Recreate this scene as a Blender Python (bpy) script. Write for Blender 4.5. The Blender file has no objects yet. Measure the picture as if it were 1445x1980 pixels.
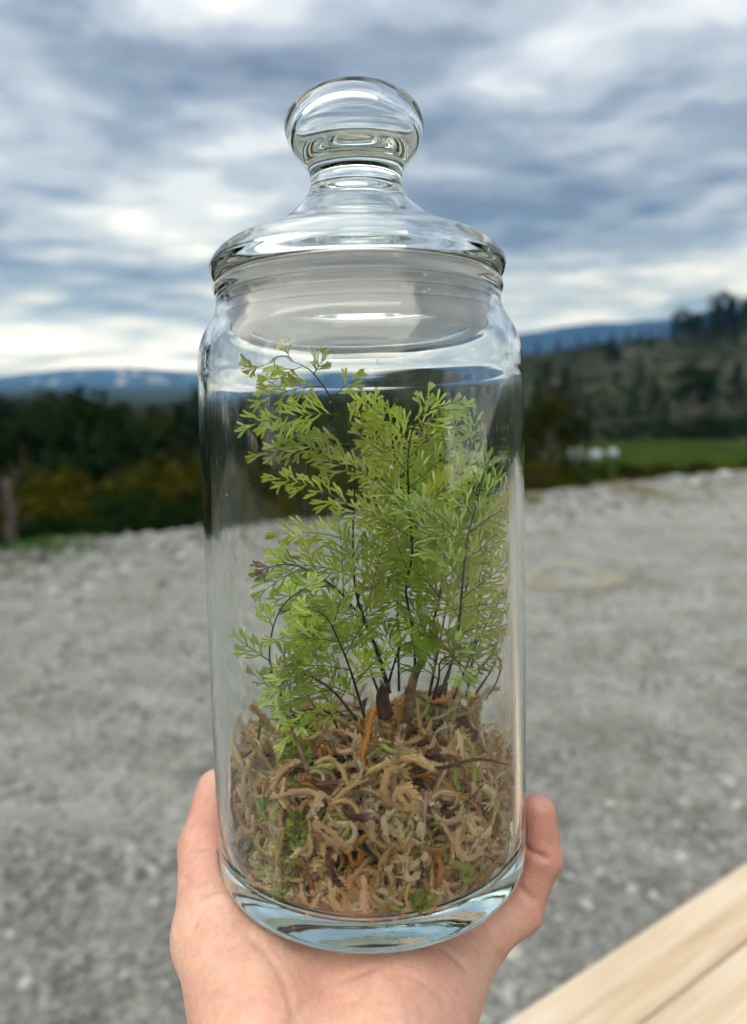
import bpy, bmesh, math, random
import numpy as np
from mathutils import Vector, Matrix, noise as mnoise

random.seed(7)
RNG = np.random.default_rng(7)
scene = bpy.context.scene
COL = scene.collection
PI = math.pi

# ------------------------------------------------------------------ camera
HC = 2.2                                   # lens height above the gravel
FPX = 1333.82                              # focal length in photo pixels (photo 1445 x 1980)
PITCH = math.atan(250 / FPX)
cam_d = bpy.data.cameras.new('camera')
cam = bpy.data.objects.new('camera', cam_d)
COL.objects.link(cam)
cam.location = (0, 0, HC)
cam.rotation_euler = (PI / 2 - PITCH, 0, 0)
cam_d.sensor_fit = 'VERTICAL'
cam_d.sensor_height = 24.0
cam_d.lens = FPX / 1980 * 24.0
cam_d.clip_start = 0.005
cam_d.clip_end = 30000
cam_d.dof.use_dof = True
cam_d.dof.focus_distance = 0.203
cam_d.dof.aperture_fstop = 5.2
scene.camera = cam

# ------------------------------------------------------------------ world: overcast sky
SUN_DIR = Vector((-0.42, -0.55, 0.72)).normalized()
world = bpy.data.worlds.new('World')
scene.world = world
world.use_nodes = True
nt = world.node_tree
nt.nodes.clear()


def N(tree, kind, **kw):
    n = tree.nodes.new(kind)
    for k, v in kw.items():
        if k == 'inp':
            for i, val in v.items():
                n.inputs[i].default_value = val
        else:
            setattr(n, k, v)
    return n


def L(tree, a, b):
    tree.links.new(a, b)


def math_node(tree, op, a, b=None, clamp=False):
    n = N(tree, 'ShaderNodeMath', operation=op, use_clamp=clamp)
    for i, v in enumerate((a, b)):
        if v is None:
            continue
        if isinstance(v, (int, float)):
            n.inputs[i].default_value = v
        else:
            L(tree, v, n.inputs[i])
    return n.outputs[0]


def ramp(tree, fac, stops, interp='LINEAR'):
    r = N(tree, 'ShaderNodeValToRGB')
    r.color_ramp.interpolation = interp
    while len(r.color_ramp.elements) < len(stops):
        r.color_ramp.elements.new(0.5)
    for e, (p_, c) in zip(r.color_ramp.elements, stops):
        e.position = p_
        e.color = (*c, 1) if len(c) == 3 else c
    if fac is not None:
        L(tree, fac, r.inputs[0])
    return r.outputs[0]


def mixc(tree, fac, a, b, mode='MIX'):
    m = N(tree, 'ShaderNodeMix', data_type='RGBA', blend_type=mode)
    for s, v in ((m.inputs[0], fac), (m.inputs[6], a), (m.inputs[7], b)):
        if isinstance(v, (int, float)):
            s.default_value = v
        elif isinstance(v, tuple):
            s.default_value = (*v, 1) if len(v) == 3 else v
        else:
            L(tree, v, s)
    return m.outputs[2]


def noise(tree, vec, scale, detail=4, rough=0.55, dist=0.0, out=0):
    n = N(tree, 'ShaderNodeTexNoise', inp={'Scale': scale, 'Detail': detail, 'Roughness': rough, 'Distortion': dist})
    if vec is not None:
        L(tree, vec, n.inputs['Vector'])
    return n.outputs[out]


tc = N(nt, 'ShaderNodeTexCoord')
sep = N(nt, 'ShaderNodeSeparateXYZ')
L(nt, tc.outputs['Generated'], sep.inputs[0])
dz = math_node(nt, 'MAXIMUM', sep.outputs[2], 0.0)
zz = math_node(nt, 'ADD', dz, 0.13)
comb = N(nt, 'ShaderNodeCombineXYZ')
L(nt, math_node(nt, 'DIVIDE', sep.outputs[0], zz), comb.inputs[0])
L(nt, math_node(nt, 'DIVIDE', sep.outputs[1], zz), comb.inputs[1])
mp = N(nt, 'ShaderNodeMapping')
mp.inputs['Rotation'].default_value = (0, 0, math.radians(24))
mp.inputs['Scale'].default_value = (0.78, 1.0, 1.0)
mp.inputs['Location'].default_value = (3.1, 0.7, 0.0)
L(nt, comb.outputs[0], mp.inputs['Vector'])
n_big = noise(nt, mp.outputs[0], 1.05, 3, 0.5, 0.25)
n_fine = noise(nt, mp.outputs[0], 3.2, 8, 0.56, 0.3)
n_sum = math_node(nt, 'ADD', math_node(nt, 'MULTIPLY', n_big, 0.58), math_node(nt, 'MULTIPLY', n_fine, 0.42))
cloud = ramp(nt, n_sum, [(0.37, (0.058, 0.072, 0.096)), (0.45, (0.108, 0.130, 0.163)), (0.52, (0.186, 0.211, 0.248)),
                         (0.585, (0.295, 0.318, 0.348)), (0.66, (0.46, 0.47, 0.48))], 'EASE')
hz = ramp(nt, dz, [(0.0, (1, 1, 1)), (0.045, (0.75, 0.75, 0.75)), (0.10, (0, 0, 0))], 'EASE')
n_hz = noise(nt, mp.outputs[0], 0.9, 4, 0.5, 0.4)
hzf = math_node(nt, 'MULTIPLY', hz, ramp(nt, n_hz, [(0.34, (0.12, 0.12, 0.12)), (0.58, (1, 1, 1))]))
cloud = mixc(nt, hzf, cloud, (0.55, 0.62, 0.84))
sky = N(nt, 'ShaderNodeTexSky', sky_type='NISHITA')
sky.sun_disc = False
sky.sun_elevation = math.asin(SUN_DIR.z)
sky.sun_rotation = math.atan2(SUN_DIR.x, SUN_DIR.y)
bg_sky = N(nt, 'ShaderNodeBackground', inp={'Strength': 0.10})
L(nt, sky.outputs[0], bg_sky.inputs[0])
bg_cl = N(nt, 'ShaderNodeBackground', inp={'Strength': 0.80})
L(nt, cloud, bg_cl.inputs[0])
mx = N(nt, 'ShaderNodeMixShader', inp={0: 0.97})
L(nt, bg_sky.outputs[0], mx.inputs[1])
L(nt, bg_cl.outputs[0], mx.inputs[2])
wo = N(nt, 'ShaderNodeOutputWorld')
L(nt, mx.outputs[0], wo.inputs[0])

# ------------------------------------------------------------------ soft sun behind the cloud
sun_d = bpy.data.lights.new('sun', 'SUN')
sun_d.energy = 1.5
sun_d.angle = math.radians(118)
sun_d.color = (1.0, 0.95, 0.87)
sun = bpy.data.objects.new('sun', sun_d)
COL.objects.link(sun)
sun.rotation_euler = SUN_DIR.to_track_quat('Z', 'Y').to_euler()

scene.view_settings.view_transform = 'Standard'
scene.view_settings.look = 'None'
scene.view_settings.exposure = 1.8
scene.view_settings.gamma = 1.0
scene.view_settings.use_curve_mapping = False
scene.render.engine = 'CYCLES'
cy = scene.cycles
cy.use_denoising = True
cy.use_adaptive_sampling = True
cy.adaptive_threshold = 0.04
cy.max_bounces = 16
cy.diffuse_bounces = 2
cy.glossy_bounces = 8
cy.transmission_bounces = 14
cy.transparent_max_bounces = 12
cy.volume_bounces = 0
cy.sample_clamp_indirect = 6.0
cy.caustics_refractive = True
cy.caustics_reflective = True
cy.blur_glossy = 0.5


# ------------------------------------------------------------------ helpers
def new_mat(name):
    m = bpy.data.materials.new(name)
    m.use_nodes = True
    t = m.node_tree
    t.nodes.clear()
    out = N(t, 'ShaderNodeOutputMaterial')
    return m, t, out


def principled(t, out, color=None, rough=0.7, spec=0.4, **kw):
    b = N(t, 'ShaderNodeBsdfPrincipled')
    if isinstance(color, tuple):
        b.inputs['Base Color'].default_value = (*color, 1)
    elif color is not None:
        L(t, color, b.inputs['Base Color'])
    if isinstance(rough, (int, float)):
        b.inputs['Roughness'].default_value = rough
    else:
        L(t, rough, b.inputs['Roughness'])
    b.inputs['Specular IOR Level'].default_value = spec
    L(t, b.outputs[0], out.inputs[0])
    return b


def bump(t, b, height, strength, distance):
    bn = N(t, 'ShaderNodeBump', inp={'Strength': strength, 'Distance': distance})
    L(t, height, bn.inputs['Height'])
    L(t, bn.outputs[0], b.inputs['Normal'])


def coords(t, kind='Object', scale=None, rot=None):
    c = N(t, 'ShaderNodeTexCoord').outputs[kind]
    if scale or rot:
        m = N(t, 'ShaderNodeMapping')
        if scale:
            m.inputs['Scale'].default_value = scale
        if rot:
            m.inputs['Rotation'].default_value = rot
        L(t, c, m.inputs['Vector'])
        return m.outputs[0]
    return c


def mesh_np(name, verts, faces, smooth=False, col=None):
    me = bpy.data.meshes.new(name)
    me.from_pydata(np.asarray(verts, float).tolist(), [], faces if isinstance(faces, list) else faces.tolist())
    if smooth:
        me.polygons.foreach_set('use_smooth', np.ones(len(me.polygons), bool))
    if col is not None:
        a = me.color_attributes.new('Col', 'FLOAT_COLOR', 'POINT')
        c4 = np.ones((len(verts), 4), np.float32)
        c4[:, :3] = col
        a.data.foreach_set('color', c4.ravel())
    me.update()
    return me


def ob(name, me, material=None, parent=None, label=None, cat=None, group=None, kind=None):
    o = bpy.data.objects.new(name, me)
    COL.objects.link(o)
    if material is not None and not me.materials:
        me.materials.append(material)
    if parent is not None:
        o.parent = parent
    tag(o, label, cat, group, kind)
    return o


def tag(o, label=None, cat=None, group=None, kind=None):
    if label:
        o['label'] = label
    if cat:
        o['category'] = cat
    if group:
        o['group'] = group
    if kind:
        o['kind'] = kind


def thing(name, label, cat, group=None, loc=(0, 0, 0), matrix=None):
    o = bpy.data.objects.new(name, None)
    COL.objects.link(o)
    o.empty_display_size = 0.02
    if matrix is not None:
        o.matrix_world = matrix
    else:
        o.location = loc
    tag(o, label, cat, group)
    return o


class MB:
    """collects vertices and faces (and point colours) for one mesh"""

    def __init__(self):
        self.v, self.f, self.c = [], [], []

    def add(self, verts, faces, col=None):
        b = len(self.v)
        self.v += [tuple(x) for x in verts]
        self.f += [tuple(i + b for i in q) for q in faces]
        if col is not None:
            self.c += [tuple(col)] * len(verts)

    def tube(self, pts, radii, n=6, col=None, cap=True):
        pts = [Vector(p_) for p_ in pts]
        vs, fs = [], []
        prev = None
        for i, p_ in enumerate(pts):
            t_ = (pts[min(i + 1, len(pts) - 1)] - pts[max(i - 1, 0)]).normalized()
            if prev is None:
                a = t_.orthogonal().normalized()
            else:
                a = (prev - t_ * prev.dot(t_))
                a = a.normalized() if a.length > 1e-9 else t_.orthogonal().normalized()
            prev = a
            b = t_.cross(a)
            for k in range(n):
                th = 2 * PI * k / n
                vs.append(p_ + (a * math.cos(th) + b * math.sin(th)) * radii[i])
        for i in range(len(pts) - 1):
            for k in range(n):
                fs.append((i * n + k, i * n + (k + 1) % n, (i + 1) * n + (k + 1) % n, (i + 1) * n + k))
        if cap:
            fs.append(tuple(range(n))[::-1])
            fs.append(tuple((len(pts) - 1) * n + k for k in range(n)))
        self.add(vs, fs, col)

    def build(self, name, material=None, parent=None, smooth=True, **kw):
        me = mesh_np(name, self.v, self.f, smooth, np.array(self.c, np.float32) if self.c else None)
        return ob(name, me, material, parent, **kw)


def catmull(pts, per):
    pts = [Vector(p_) for p_ in pts]
    out = []
    for i in range(len(pts) - 1):
        p0, p1, p2, p3 = pts[max(i - 1, 0)], pts[i], pts[i + 1], pts[min(i + 2, len(pts) - 1)]
        for k in range(per):
            s = k / per
            out.append(0.5 * ((2 * p1) + (p2 - p0) * s + (2 * p0 - 5 * p1 + 4 * p2 - p3) * s * s
                              + (3 * p1 - p0 - 3 * p2 + p3) * s ** 3))
    out.append(pts[-1])
    return out


def vnoise(p_, s=1.0, o=0.0):
    return mnoise.noise(Vector((p_[0] * s + o, p_[1] * s - o, p_[2] * s + 0.7 * o)))


def sstep(a, b, x):
    t_ = np.clip((np.asarray(x, float) - a) / (b - a), 0, 1)
    return t_ * t_ * (3 - 2 * t_)


# frame of the jar: base centre and slightly leaning axis, held in the hand
SP, CP = math.sin(PITCH), math.cos(PITCH)
JO = Vector((-0.00024, 0.20685, HC - 0.15446))
JU = Vector((-0.02373655, 0.08034073, 0.99648479)).normalized()
JX = (Vector((1, 0, 0)) - JU * JU.x).normalized()
JY = JU.cross(JX)
JM = Matrix(((JX.x, JY.x, JU.x, JO.x), (JX.y, JY.y, JU.y, JO.y), (JX.z, JY.z, JU.z, JO.z), (0, 0, 0, 1)))
JI = JM.inverted()
CAM_L = JI @ Vector((0, 0, HC))


def ray_dir(x, y):
    a, b = (x - 722.5) / FPX, (y - 990) / FPX
    return Vector((a, CP - b * SP, -SP - b * CP))


def jar_at(x, y, depth):
    """point of the jar's own frame seen at photo pixel x, y, at local depth (m)"""
    d = JI.to_3x3() @ ray_dir(x, y)
    return CAM_L + d * ((depth - CAM_L.y) / d.y)


def world_at(x, y, dist):
    """point seen at photo pixel x, y at forward distance dist (m)"""
    d = ray_dir(x, y)
    return Vector((0, 0, HC)) + d * (dist / d.y)


# ------------------------------------------------------------------ terrain
EN = Vector((-0.50, 0.866))              # outward normal of the gravel pad's far edge


def edge_s(x, y):
    return -0.50 * x + 0.866 * (y - 11.9)


def terrain_h(x, y):
    x, y = np.asarray(x, float), np.asarray(y, float)
    s = edge_s(x, y)
    left = sstep(10, -40, x)
    z = -0.35 - (5.2 + 2.6 * left) * sstep(0.5, 14, s)
    ridge = 4.6 + 0.128 * x + 2.0 * np.sin(x * 0.045 + 1.0) + 1.2 * np.sin(x * 0.11)
    ridge = np.clip(ridge, -8, 34)
    yy = y + 0.12 * np.abs(x)
    up = sstep(82, 215, yy)
    z = z * (1 - up) + (ridge + 0.0) * up
    far = sstep(260, 700, yy)
    z = z * (1 - far) + (-13.0) * far
    back = sstep(0, -30, y)
    return z * (1 - back) - 1.0 * back


def terrain():
    rs = np.concatenate([[0.0], np.geomspace(7.0, 5650, 140)])
    ths = np.linspace(0, 2 * PI, 361)[:-1]
    xs = rs[:, None] * np.sin(ths)[None]
    ys = rs[:, None] * np.cos(ths)[None]
    zs = terrain_h(xs, ys)
    for i in range(len(rs)):
        amp = min(0.012 * rs[i], 3.0) if rs[i] > 16 else 0.0
        if amp == 0:
            continue
        sc = 1.0 / (2.5 + 0.05 * rs[i])
        for j in range(len(ths)):
            zs[i, j] += amp * 0.7 * mnoise.fractal(Vector((xs[i, j] * sc, ys[i, j] * sc, 1.3)), 1.0, 2.0, 3)
    n = len(ths)
    v = np.stack([xs, ys, zs], -1).reshape(-1, 3)
    f = []
    for i in range(len(rs) - 1):
        for j in range(n):
            k = (j + 1) % n
            f.append((i * n + j, i * n + k, (i + 1) * n + k, (i + 1) * n + j))
    m, t, out = new_mat('hillside_ground')
    c = coords(t)
    a = noise(t, c, 0.09, 6, 0.6)
    b = noise(t, c, 0.9, 5, 0.6)
    col = ramp(t, a, [(0.36, (0.014, 0.022, 0.009)), (0.48, (0.024, 0.030, 0.013)), (0.56, (0.040, 0.042, 0.023)), (0.66, (0.075, 0.067, 0.048))])
    col = mixc(t, math_node(t, 'MULTIPLY', b, 0.65), col, (0.02, 0.028, 0.012))
    sx = N(t, 'ShaderNodeSeparateXYZ')
    L(t, c, sx.inputs[0])
    lf = ramp(t, math_node(t, 'ADD', math_node(t, 'DIVIDE', sx.outputs[0], 60.0), math_node(t, 'MULTIPLY', a, 0.4)), [(0.0, (1, 1, 1)), (0.45, (0, 0, 0))])
    col = mixc(t, lf, col, (0.008, 0.014, 0.006))
    wood = ramp(t, math_node(t, 'ADD', math_node(t, 'DIVIDE', sx.outputs[1], 900.0), math_node(t, 'MULTIPLY', b, 0.08)),
                [(0.30, (0, 0, 0)), (0.42, (1, 1, 1))])
    col = mixc(t, wood, col, mixc(t, a, (0.010, 0.020, 0.012), (0.026, 0.042, 0.020)))
    pb = principled(t, out, col, 0.95, 0.1)
    bump(t, pb, b, 1.0, 0.5)
    ob('terrain', mesh_np('terrain', v, f, True), m, kind='structure')


terrain()


# gravel pad --------------------------------------------------------------
def gravel_h(x, y):
    q = Vector((x * 0.55, y * 0.55, 3.1))
    h = 0.05 * mnoise.fractal(q, 1.0, 2.0, 4)
    h += 0.018 * mnoise.noise(Vector((x * 3.1, y * 3.1, 0.4)))
    s = edge_s(x, y)
    berm = math.exp(-((s + 0.9) / 0.8) ** 2) * (0.10 + 0.10 * mnoise.noise(Vector((x * 0.9, y * 0.9, 9.0))))
    h += berm
    if s > -0.5:
        h -= 0.28 * (s + 0.5) ** 1.5
    return h


def gravel_mat(name, attr=False):
    m, t, out = new_mat(name)
    c = coords(t)
    if attr:
        col = N(t, 'ShaderNodeVertexColor', layer_name='Col').outputs[0]
        pb = principled(t, out, col, 0.85, 0.3)
        return m
    big = noise(t, coords(t, scale=(1.0, 1.7, 1.0)), 1.1, 5, 0.62, 0.4)
    mid = noise(t, coords(t, scale=(1.0, 1.6, 1.0)), 4.0, 6, 0.65)
    vor = N(t, 'ShaderNodeTexVoronoi', inp={'Scale': 34.0, 'Randomness': 1.0})
    L(t, c, vor.inputs['Vector'])
    mid = math_node(t, 'ADD', math_node(t, 'MULTIPLY', mid, 0.5), math_node(t, 'MULTIPLY', noise(t, coords(t, scale=(0.8, 2.0, 1.0)), 1.7, 4, 0.6), 0.5))
    col = ramp(t, mid, [(0.36, (0.146, 0.157, 0.143)), (0.50, (0.257, 0.272, 0.257)), (0.64, (0.344, 0.361, 0.344))])
    col = mixc(t, ramp(t, big, [(0.38, (1, 1, 1)), (0.52, (0, 0, 0))]), col, (0.162, 0.170, 0.145))
    vg = N(t, 'ShaderNodeSeparateColor')
    L(t, vor.outputs['Color'], vg.inputs[0])
    col = mixc(t, 0.35, col, ramp(t, vg.outputs[0], [(0.0, (0.10, 0.105, 0.09)), (1.0, (0.42, 0.43, 0.40))]))
    pb = principled(t, out, col, 0.92, 0.2)
    bump(t, pb, vor.outputs['Distance'], 0.8, 0.02)
    return m


def gravel():
    # a slanting sheet: u along the pad edge, w towards the camera
    us = np.linspace(-30, 30, 300)
    ws = np.concatenate([np.linspace(1.6, -3.0, 40), np.linspace(-3.2, -16, 90)])
    v = []
    for w in ws:
        for u_ in us:
            x = 0.866 * u_ - 0.5 * w
            y = 11.9 + 0.5 * u_ + 0.866 * w
            v.append((x, y, gravel_h(x, y)))
    n = len(us)
    f = [(i * n + j, i * n + j + 1, (i + 1) * n + j + 1, (i + 1) * n + j) for i in range(len(ws) - 1) for j in range(n - 1)]
    ob('gravel_ground', mesh_np('gravel_ground', v, f, True), gravel_mat('gravel'), kind='structure')


gravel()

ICO = bmesh.new()
bmesh.ops.create_icosphere(ICO, subdivisions=1, radius=1.0)
ICO_V = np.array([v.co[:] for v in ICO.verts])
ICO_F = np.array([[v.index for v in f.verts] for f in ICO.faces])
ICO.free()
ICO2 = bmesh.new()
bmesh.ops.create_icosphere(ICO2, subdivisions=2, radius=1.0)
ICO2_V = np.array([v.co[:] for v in ICO2.verts])
ICO2_F = np.array([[v.index for v in f.verts] for f in ICO2.faces])
ICO2.free()


def pebbles():
    n = 26000
    d = 1.9 + 8.5 * RNG.random(n) ** 1.6
    a = RNG.uniform(-0.62, 0.62, n)
    x, y = d * np.tan(a), d
    keep = edge_s(x, y) < 0.0
    x, y = x[keep], y[keep]
    # extra coarse stone along the far berm
    u_ = RNG.uniform(-9, 14, 3500)
    w = RNG.normal(-0.9, 0.9, 3500)
    x = np.concatenate([x, 0.866 * u_ - 0.5 * w])
    y = np.concatenate([y, 11.9 + 0.5 * u_ + 0.866 * w])
    n = len(x)
    size = 0.008 + 0.016 * RNG.random(n) ** 2.5
    size[-3500:] = 0.02 + 0.07 * RNG.random(3500) ** 3
    vs = np.empty((n, 12, 3))
    jit = 1 + RNG.uniform(-0.28, 0.28, (n, 12, 1))
    sc = np.stack([RNG.uniform(0.8, 1.4, n), RNG.uniform(0.8, 1.3, n), RNG.uniform(0.5, 0.85, n)], -1)
    rot = RNG.uniform(0, 2 * PI, n)
    base = ICO_V[None] * jit * sc[:, None] * size[:, None, None]
    c_, s_ = np.cos(rot)[:, None], np.sin(rot)[:, None]
    vs[..., 0] = base[..., 0] * c_ - base[..., 1] * s_ + x[:, None]
    vs[..., 1] = base[..., 0] * s_ + base[..., 1] * c_ + y[:, None]
    z = np.array([gravel_h(a_, b_) for a_, b_ in zip(x, y)])
    vs[..., 2] = base[..., 2] + (z + size * 0.25)[:, None]
    g = 0.17 + 0.145 * RNG.random(n) ** 1.3
    g[RNG.random(n) < 0.03] *= 1.4
    g *= np.array([0.86 + 0.5 * mnoise.fractal(Vector((a_ * 1.1, b_ * 2.0, 4.0)), 1.0, 2.0, 3) for a_, b_ in zip(x, y)]).clip(0.55, 1.2)
    tint = np.stack([g * RNG.uniform(0.93, 1.01, n), g, g * RNG.uniform(0.90, 1.02, n)], -1)
    cols = np.repeat(tint, 12, 0)
    faces = (ICO_F[None] + (np.arange(n) * 12)[:, None, None]).reshape(-1, 3)
    ob('gravel_stones', mesh_np('gravel_stones', vs.reshape(-1, 3), faces, False, cols), gravel_mat('loose_gravel', True),
       label='loose grey crushed stone covering the open ground', cat='gravel', kind='stuff')


pebbles()

# pale stones that stand out from the gravel
STONE_M, t, out = new_mat('pale_stone')
oi = N(t, 'ShaderNodeObjectInfo')
c = mixc(t, oi.outputs['Random'], (0.37, 0.39, 0.40), (0.56, 0.56, 0.53))
principled(t, out, mixc(t, noise(t, coords(t), 30, 4), c, (0.33, 0.33, 0.32)), 0.8, 0.3)
stone_meshes = []
for k in range(6):
    vs = ICO2_V.copy()
    for i in range(len(vs)):
        vs[i] *= 1 + 0.32 * mnoise.noise(Vector(vs[i]) * 1.3 + Vector((k * 5.1, 0, 0)))
    vs[:, 2] *= 0.62
    me = mesh_np('stone', vs, ICO2_F, False)
    me.materials.append(STONE_M)
    stone_meshes.append(me)


def ground_at(px, py):
    d = ray_dir(px, py)
    p_ = Vector((0, 0, HC)) + d * (HC / -d.z)
    return p_


stone_px = [(1330, 1490, 24), (1410, 1515, 32), (1425, 1556, 28), (1325, 1555, 20), (1308, 1600, 22), (1318, 1652, 26),
            (1245, 1640, 20), (1190, 1640, 18), (1235, 1845, 24), (1265, 1735, 22), (1222, 1722, 22), (1135, 1757, 26),
            (1100, 1705, 24), (1115, 1660, 16), (1080, 1785, 22), (990, 1850, 44), (985, 1930, 26), (1040, 1920, 20),
            (1180, 1560, 26), (1290, 1480, 14), (1360, 1600, 18), (1275, 1665, 18), (1380, 1640, 16), (1160, 1690, 20),
            (1072, 1722, 18), (1330, 1710, 16), (293, 1683, 22), (300, 1735, 18), (20, 1800, 22), (50, 1895, 26), (200, 1820, 16),
            (240, 1875, 20), (150, 1850, 16), (60, 1650, 18), (130, 1660, 14), (320, 1900, 18), (105, 1150, 26), (170, 1142, 26),
            (140, 1195, 22), (60, 1140, 18), (240, 1110, 24), (350, 1085, 30), (1050, 950, 22), (1100, 945, 30), (1180, 935, 24),
            (1270, 925, 28), (1330, 922, 22), (1400, 925, 26)]
for k, (px, py, w) in enumerate(stone_px):
    p_ = ground_at(px, py)
    r = w * 0.5 * (p_ - Vector((0, 0, HC))).length / FPX * 0.8
    p_.z = gravel_h(p_.x, p_.y)
    if py < 1400:
        lb_, gr_ = (('pale stone at the far gravel edge, left of the jar', 'stones at the far edge left') if px < 722 else
                    ('pale stone at the far gravel edge, right of the jar', 'stones at the far edge right'))
    elif px < 722:
        lb_, gr_ = 'pale stone in the near gravel left of the hand', 'stones left of the hand'
    elif py < 1645:
        lb_, gr_ = 'pale stone in the gravel right of the fingertip', 'stones right of the fingertip'
    else:
        lb_, gr_ = 'pale stone in the gravel between hand and pine rail', 'stones between hand and rail'
    o = ob('stone', stone_meshes[k % 6], label=lb_, cat='stone', group=gr_)
    o.location = (p_.x, p_.y, p_.z + r * 0.25)
    o.scale = (r, r * random.uniform(0.8, 1.1), r)
    o.rotation_euler = (random.uniform(-.3, .3), random.uniform(-.3, .3), random.uniform(0, 6))

# meadow and path in the valley --------------------------------------------
def sheet_from_px(name, poly, dz_, m, dist_y=None):
    """flat sheet following the terrain through outline points given in metres"""
    vs, fs = [], []
    cx = sum(p_[0] for p_ in poly) / len(poly)
    cyy = sum(p_[1] for p_ in poly) / len(poly)
    rings = 14
    n = len(poly)
    for r in range(rings + 1):
        for (x, y) in poly:
            q = (cx + (x - cx) * r / rings, cyy + (y - cyy) * r / rings)
            vs.append((q[0], q[1], 0))
    for r in range(rings):
        for j in range(n):
            k_ = (j + 1) % n
            fs.append((r * n + j, r * n + k_, (r + 1) * n + k_, (r + 1) * n + j))
    vs = np.array(vs)
    vs[:, 2] = terrain_h(vs[:, 0], vs[:, 1]) + dz_
    return ob(name, mesh_np(name, vs, fs, True), m, kind='structure')


m, t, out = new_mat('meadow_grass')
c = coords(t)
principled(t, out, ramp(t, noise(t, c, 0.35, 5), [(0.35, (0.016, 0.034, 0.005)), (0.65, (0.038, 0.056, 0.010))]), 0.95, 0.0)
sheet_from_px('meadow', [(17.5, 62), (24, 55), (34, 54), (44, 56), (54, 63), (54, 76), (42, 84), (28, 83), (19, 74)], 0.95, m)
m, t, out = new_mat('dry_earth')
principled(t, out, ramp(t, noise(t, coords(t), 0.8, 4), [(0.3, (0.20, 0.18, 0.13)), (0.7, (0.34, 0.31, 0.25))]), 0.95, 0.1)
sheet_from_px('path', [(21, 49.5), (28, 48.2), (36, 48.4), (37, 50.0), (28, 50.2), (22, 51)], 0.95, m)

# mountains far away --------------------------------------------------------
m, t, out = new_mat('far_mountain')
c = coords(t)
mc = ramp(t, noise(t, c, 0.004, 6), [(0.3, (0.008, 0.013, 0.015)), (0.7, (0.020, 0.026, 0.028))])
sx = N(t, 'ShaderNodeSeparateXYZ')
L(t, c, sx.inputs[0])
snow = math_node(t, 'MULTIPLY', ramp(t, noise(t, c, 0.0075, 4, 0.5), [(0.60, (0, 0, 0)), (0.66, (1, 1, 1))]),
                 ramp(t, math_node(t, 'DIVIDE', sx.outputs[0], -2000.0), [(0.3, (0, 0, 0)), (0.4, (1, 1, 1))]))
principled(t, out, mixc(t, snow, mc, (0.5, 0.5, 0.5)), 0.95, 0.1)
FARM = m


def mountain_range(dist, prof, depth, name):
    """prof: (photo x, photo y) silhouette points; built as a solid ridge at its own distance"""
    xs_, hs_ = [], []
    for px, py in prof:
        w_ = world_at(px, py, dist)
        xs_.append(w_.x)
        hs_.append(w_.z)
    n, rows = 160, 14
    X = np.linspace(xs_[0], xs_[-1], n)
    H = np.interp(X, xs_, hs_)
    vs = []
    for r in range(rows):
        t_ = r / (rows - 1) * 2 - 1
        for i in range(n):
            k_ = (1 - abs(t_)) ** 0.9
            nz = mnoise.fractal(Vector((X[i] * 0.004, t_ * depth * 0.004, dist * 0.01)), 1.0, 2.0, 4)
            z_ = -20 + (H[i] + 20) * k_ + nz * 0.10 * H[i] * k_ * (0.35 if abs(t_) < 0.1 else 1.0)
            vs.append((X[i], dist + t_ * depth, z_))
    fs = [(r * n + i, r * n + i + 1, (r + 1) * n + i + 1, (r + 1) * n + i) for r in range(rows - 1) for i in range(n - 1)]
    ob(name, mesh_np(name, vs, fs, True), FARM, kind='structure')


mountain_range(4600, [(-900, 735), (-500, 720), (-250, 728), (-80, 726), (0, 728), (60, 719), (130, 711), (190, 709), (250, 706), (300, 711),
                      (345, 715), (420, 712), (520, 700), (640, 690), (800, 700), (1000, 690)], 900, 'mountain')
mountain_range(3100, [(560, 745), (700, 700), (850, 668), (980, 644), (1040, 634), (1100, 622), (1150, 617), (1210, 615), (1260, 611), (1320, 604),
                      (1400, 585), (1500, 590), (1700, 600), (2100, 640), (2600, 700)], 700, 'mountain')


# ------------------------------------------------------------------ vegetation of the background
def leaf_mat(name, a, b, trans=0.25):
    m, t, out = new_mat(name)
    oi_ = N(t, 'ShaderNodeObjectInfo')
    c_ = mixc(t, noise(t, coords(t), 1.2, 3), a, b)
    c_ = mixc(t, math_node(t, 'MULTIPLY', oi_.outputs['Random'], 0.5), c_, a)
    d = N(t, 'ShaderNodeBsdfDiffuse')
    L(t, c_, d.inputs[0])
    tr = N(t, 'ShaderNodeBsdfTranslucent')
    L(t, c_, tr.inputs[0])
    ms = N(t, 'ShaderNodeMixShader', inp={0: trans})
    L(t, d.outputs[0], ms.inputs[1])
    L(t, tr.outputs[0], ms.inputs[2])
    L(t, ms.outputs[0], out.inputs[0])
    return m


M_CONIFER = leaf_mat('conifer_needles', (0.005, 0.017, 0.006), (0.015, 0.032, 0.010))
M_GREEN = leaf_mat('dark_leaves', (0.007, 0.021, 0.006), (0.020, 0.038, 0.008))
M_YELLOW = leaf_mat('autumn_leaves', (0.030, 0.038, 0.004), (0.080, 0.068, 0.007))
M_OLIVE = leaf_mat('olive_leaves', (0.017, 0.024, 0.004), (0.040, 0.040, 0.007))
M_BROWN = leaf_mat('brown_brush', (0.060, 0.052, 0.034), (0.110, 0.088, 0.062), 0.1)
M_BARK, t, out = new_mat('bark')
principled(t, out, ramp(t, noise(t, coords(t, scale=(8, 8, 1.5)), 3, 5), [(0.3, (0.06, 0.05, 0.045)), (0.7, (0.16, 0.135, 0.12))]), 0.95, 0.1)


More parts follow.
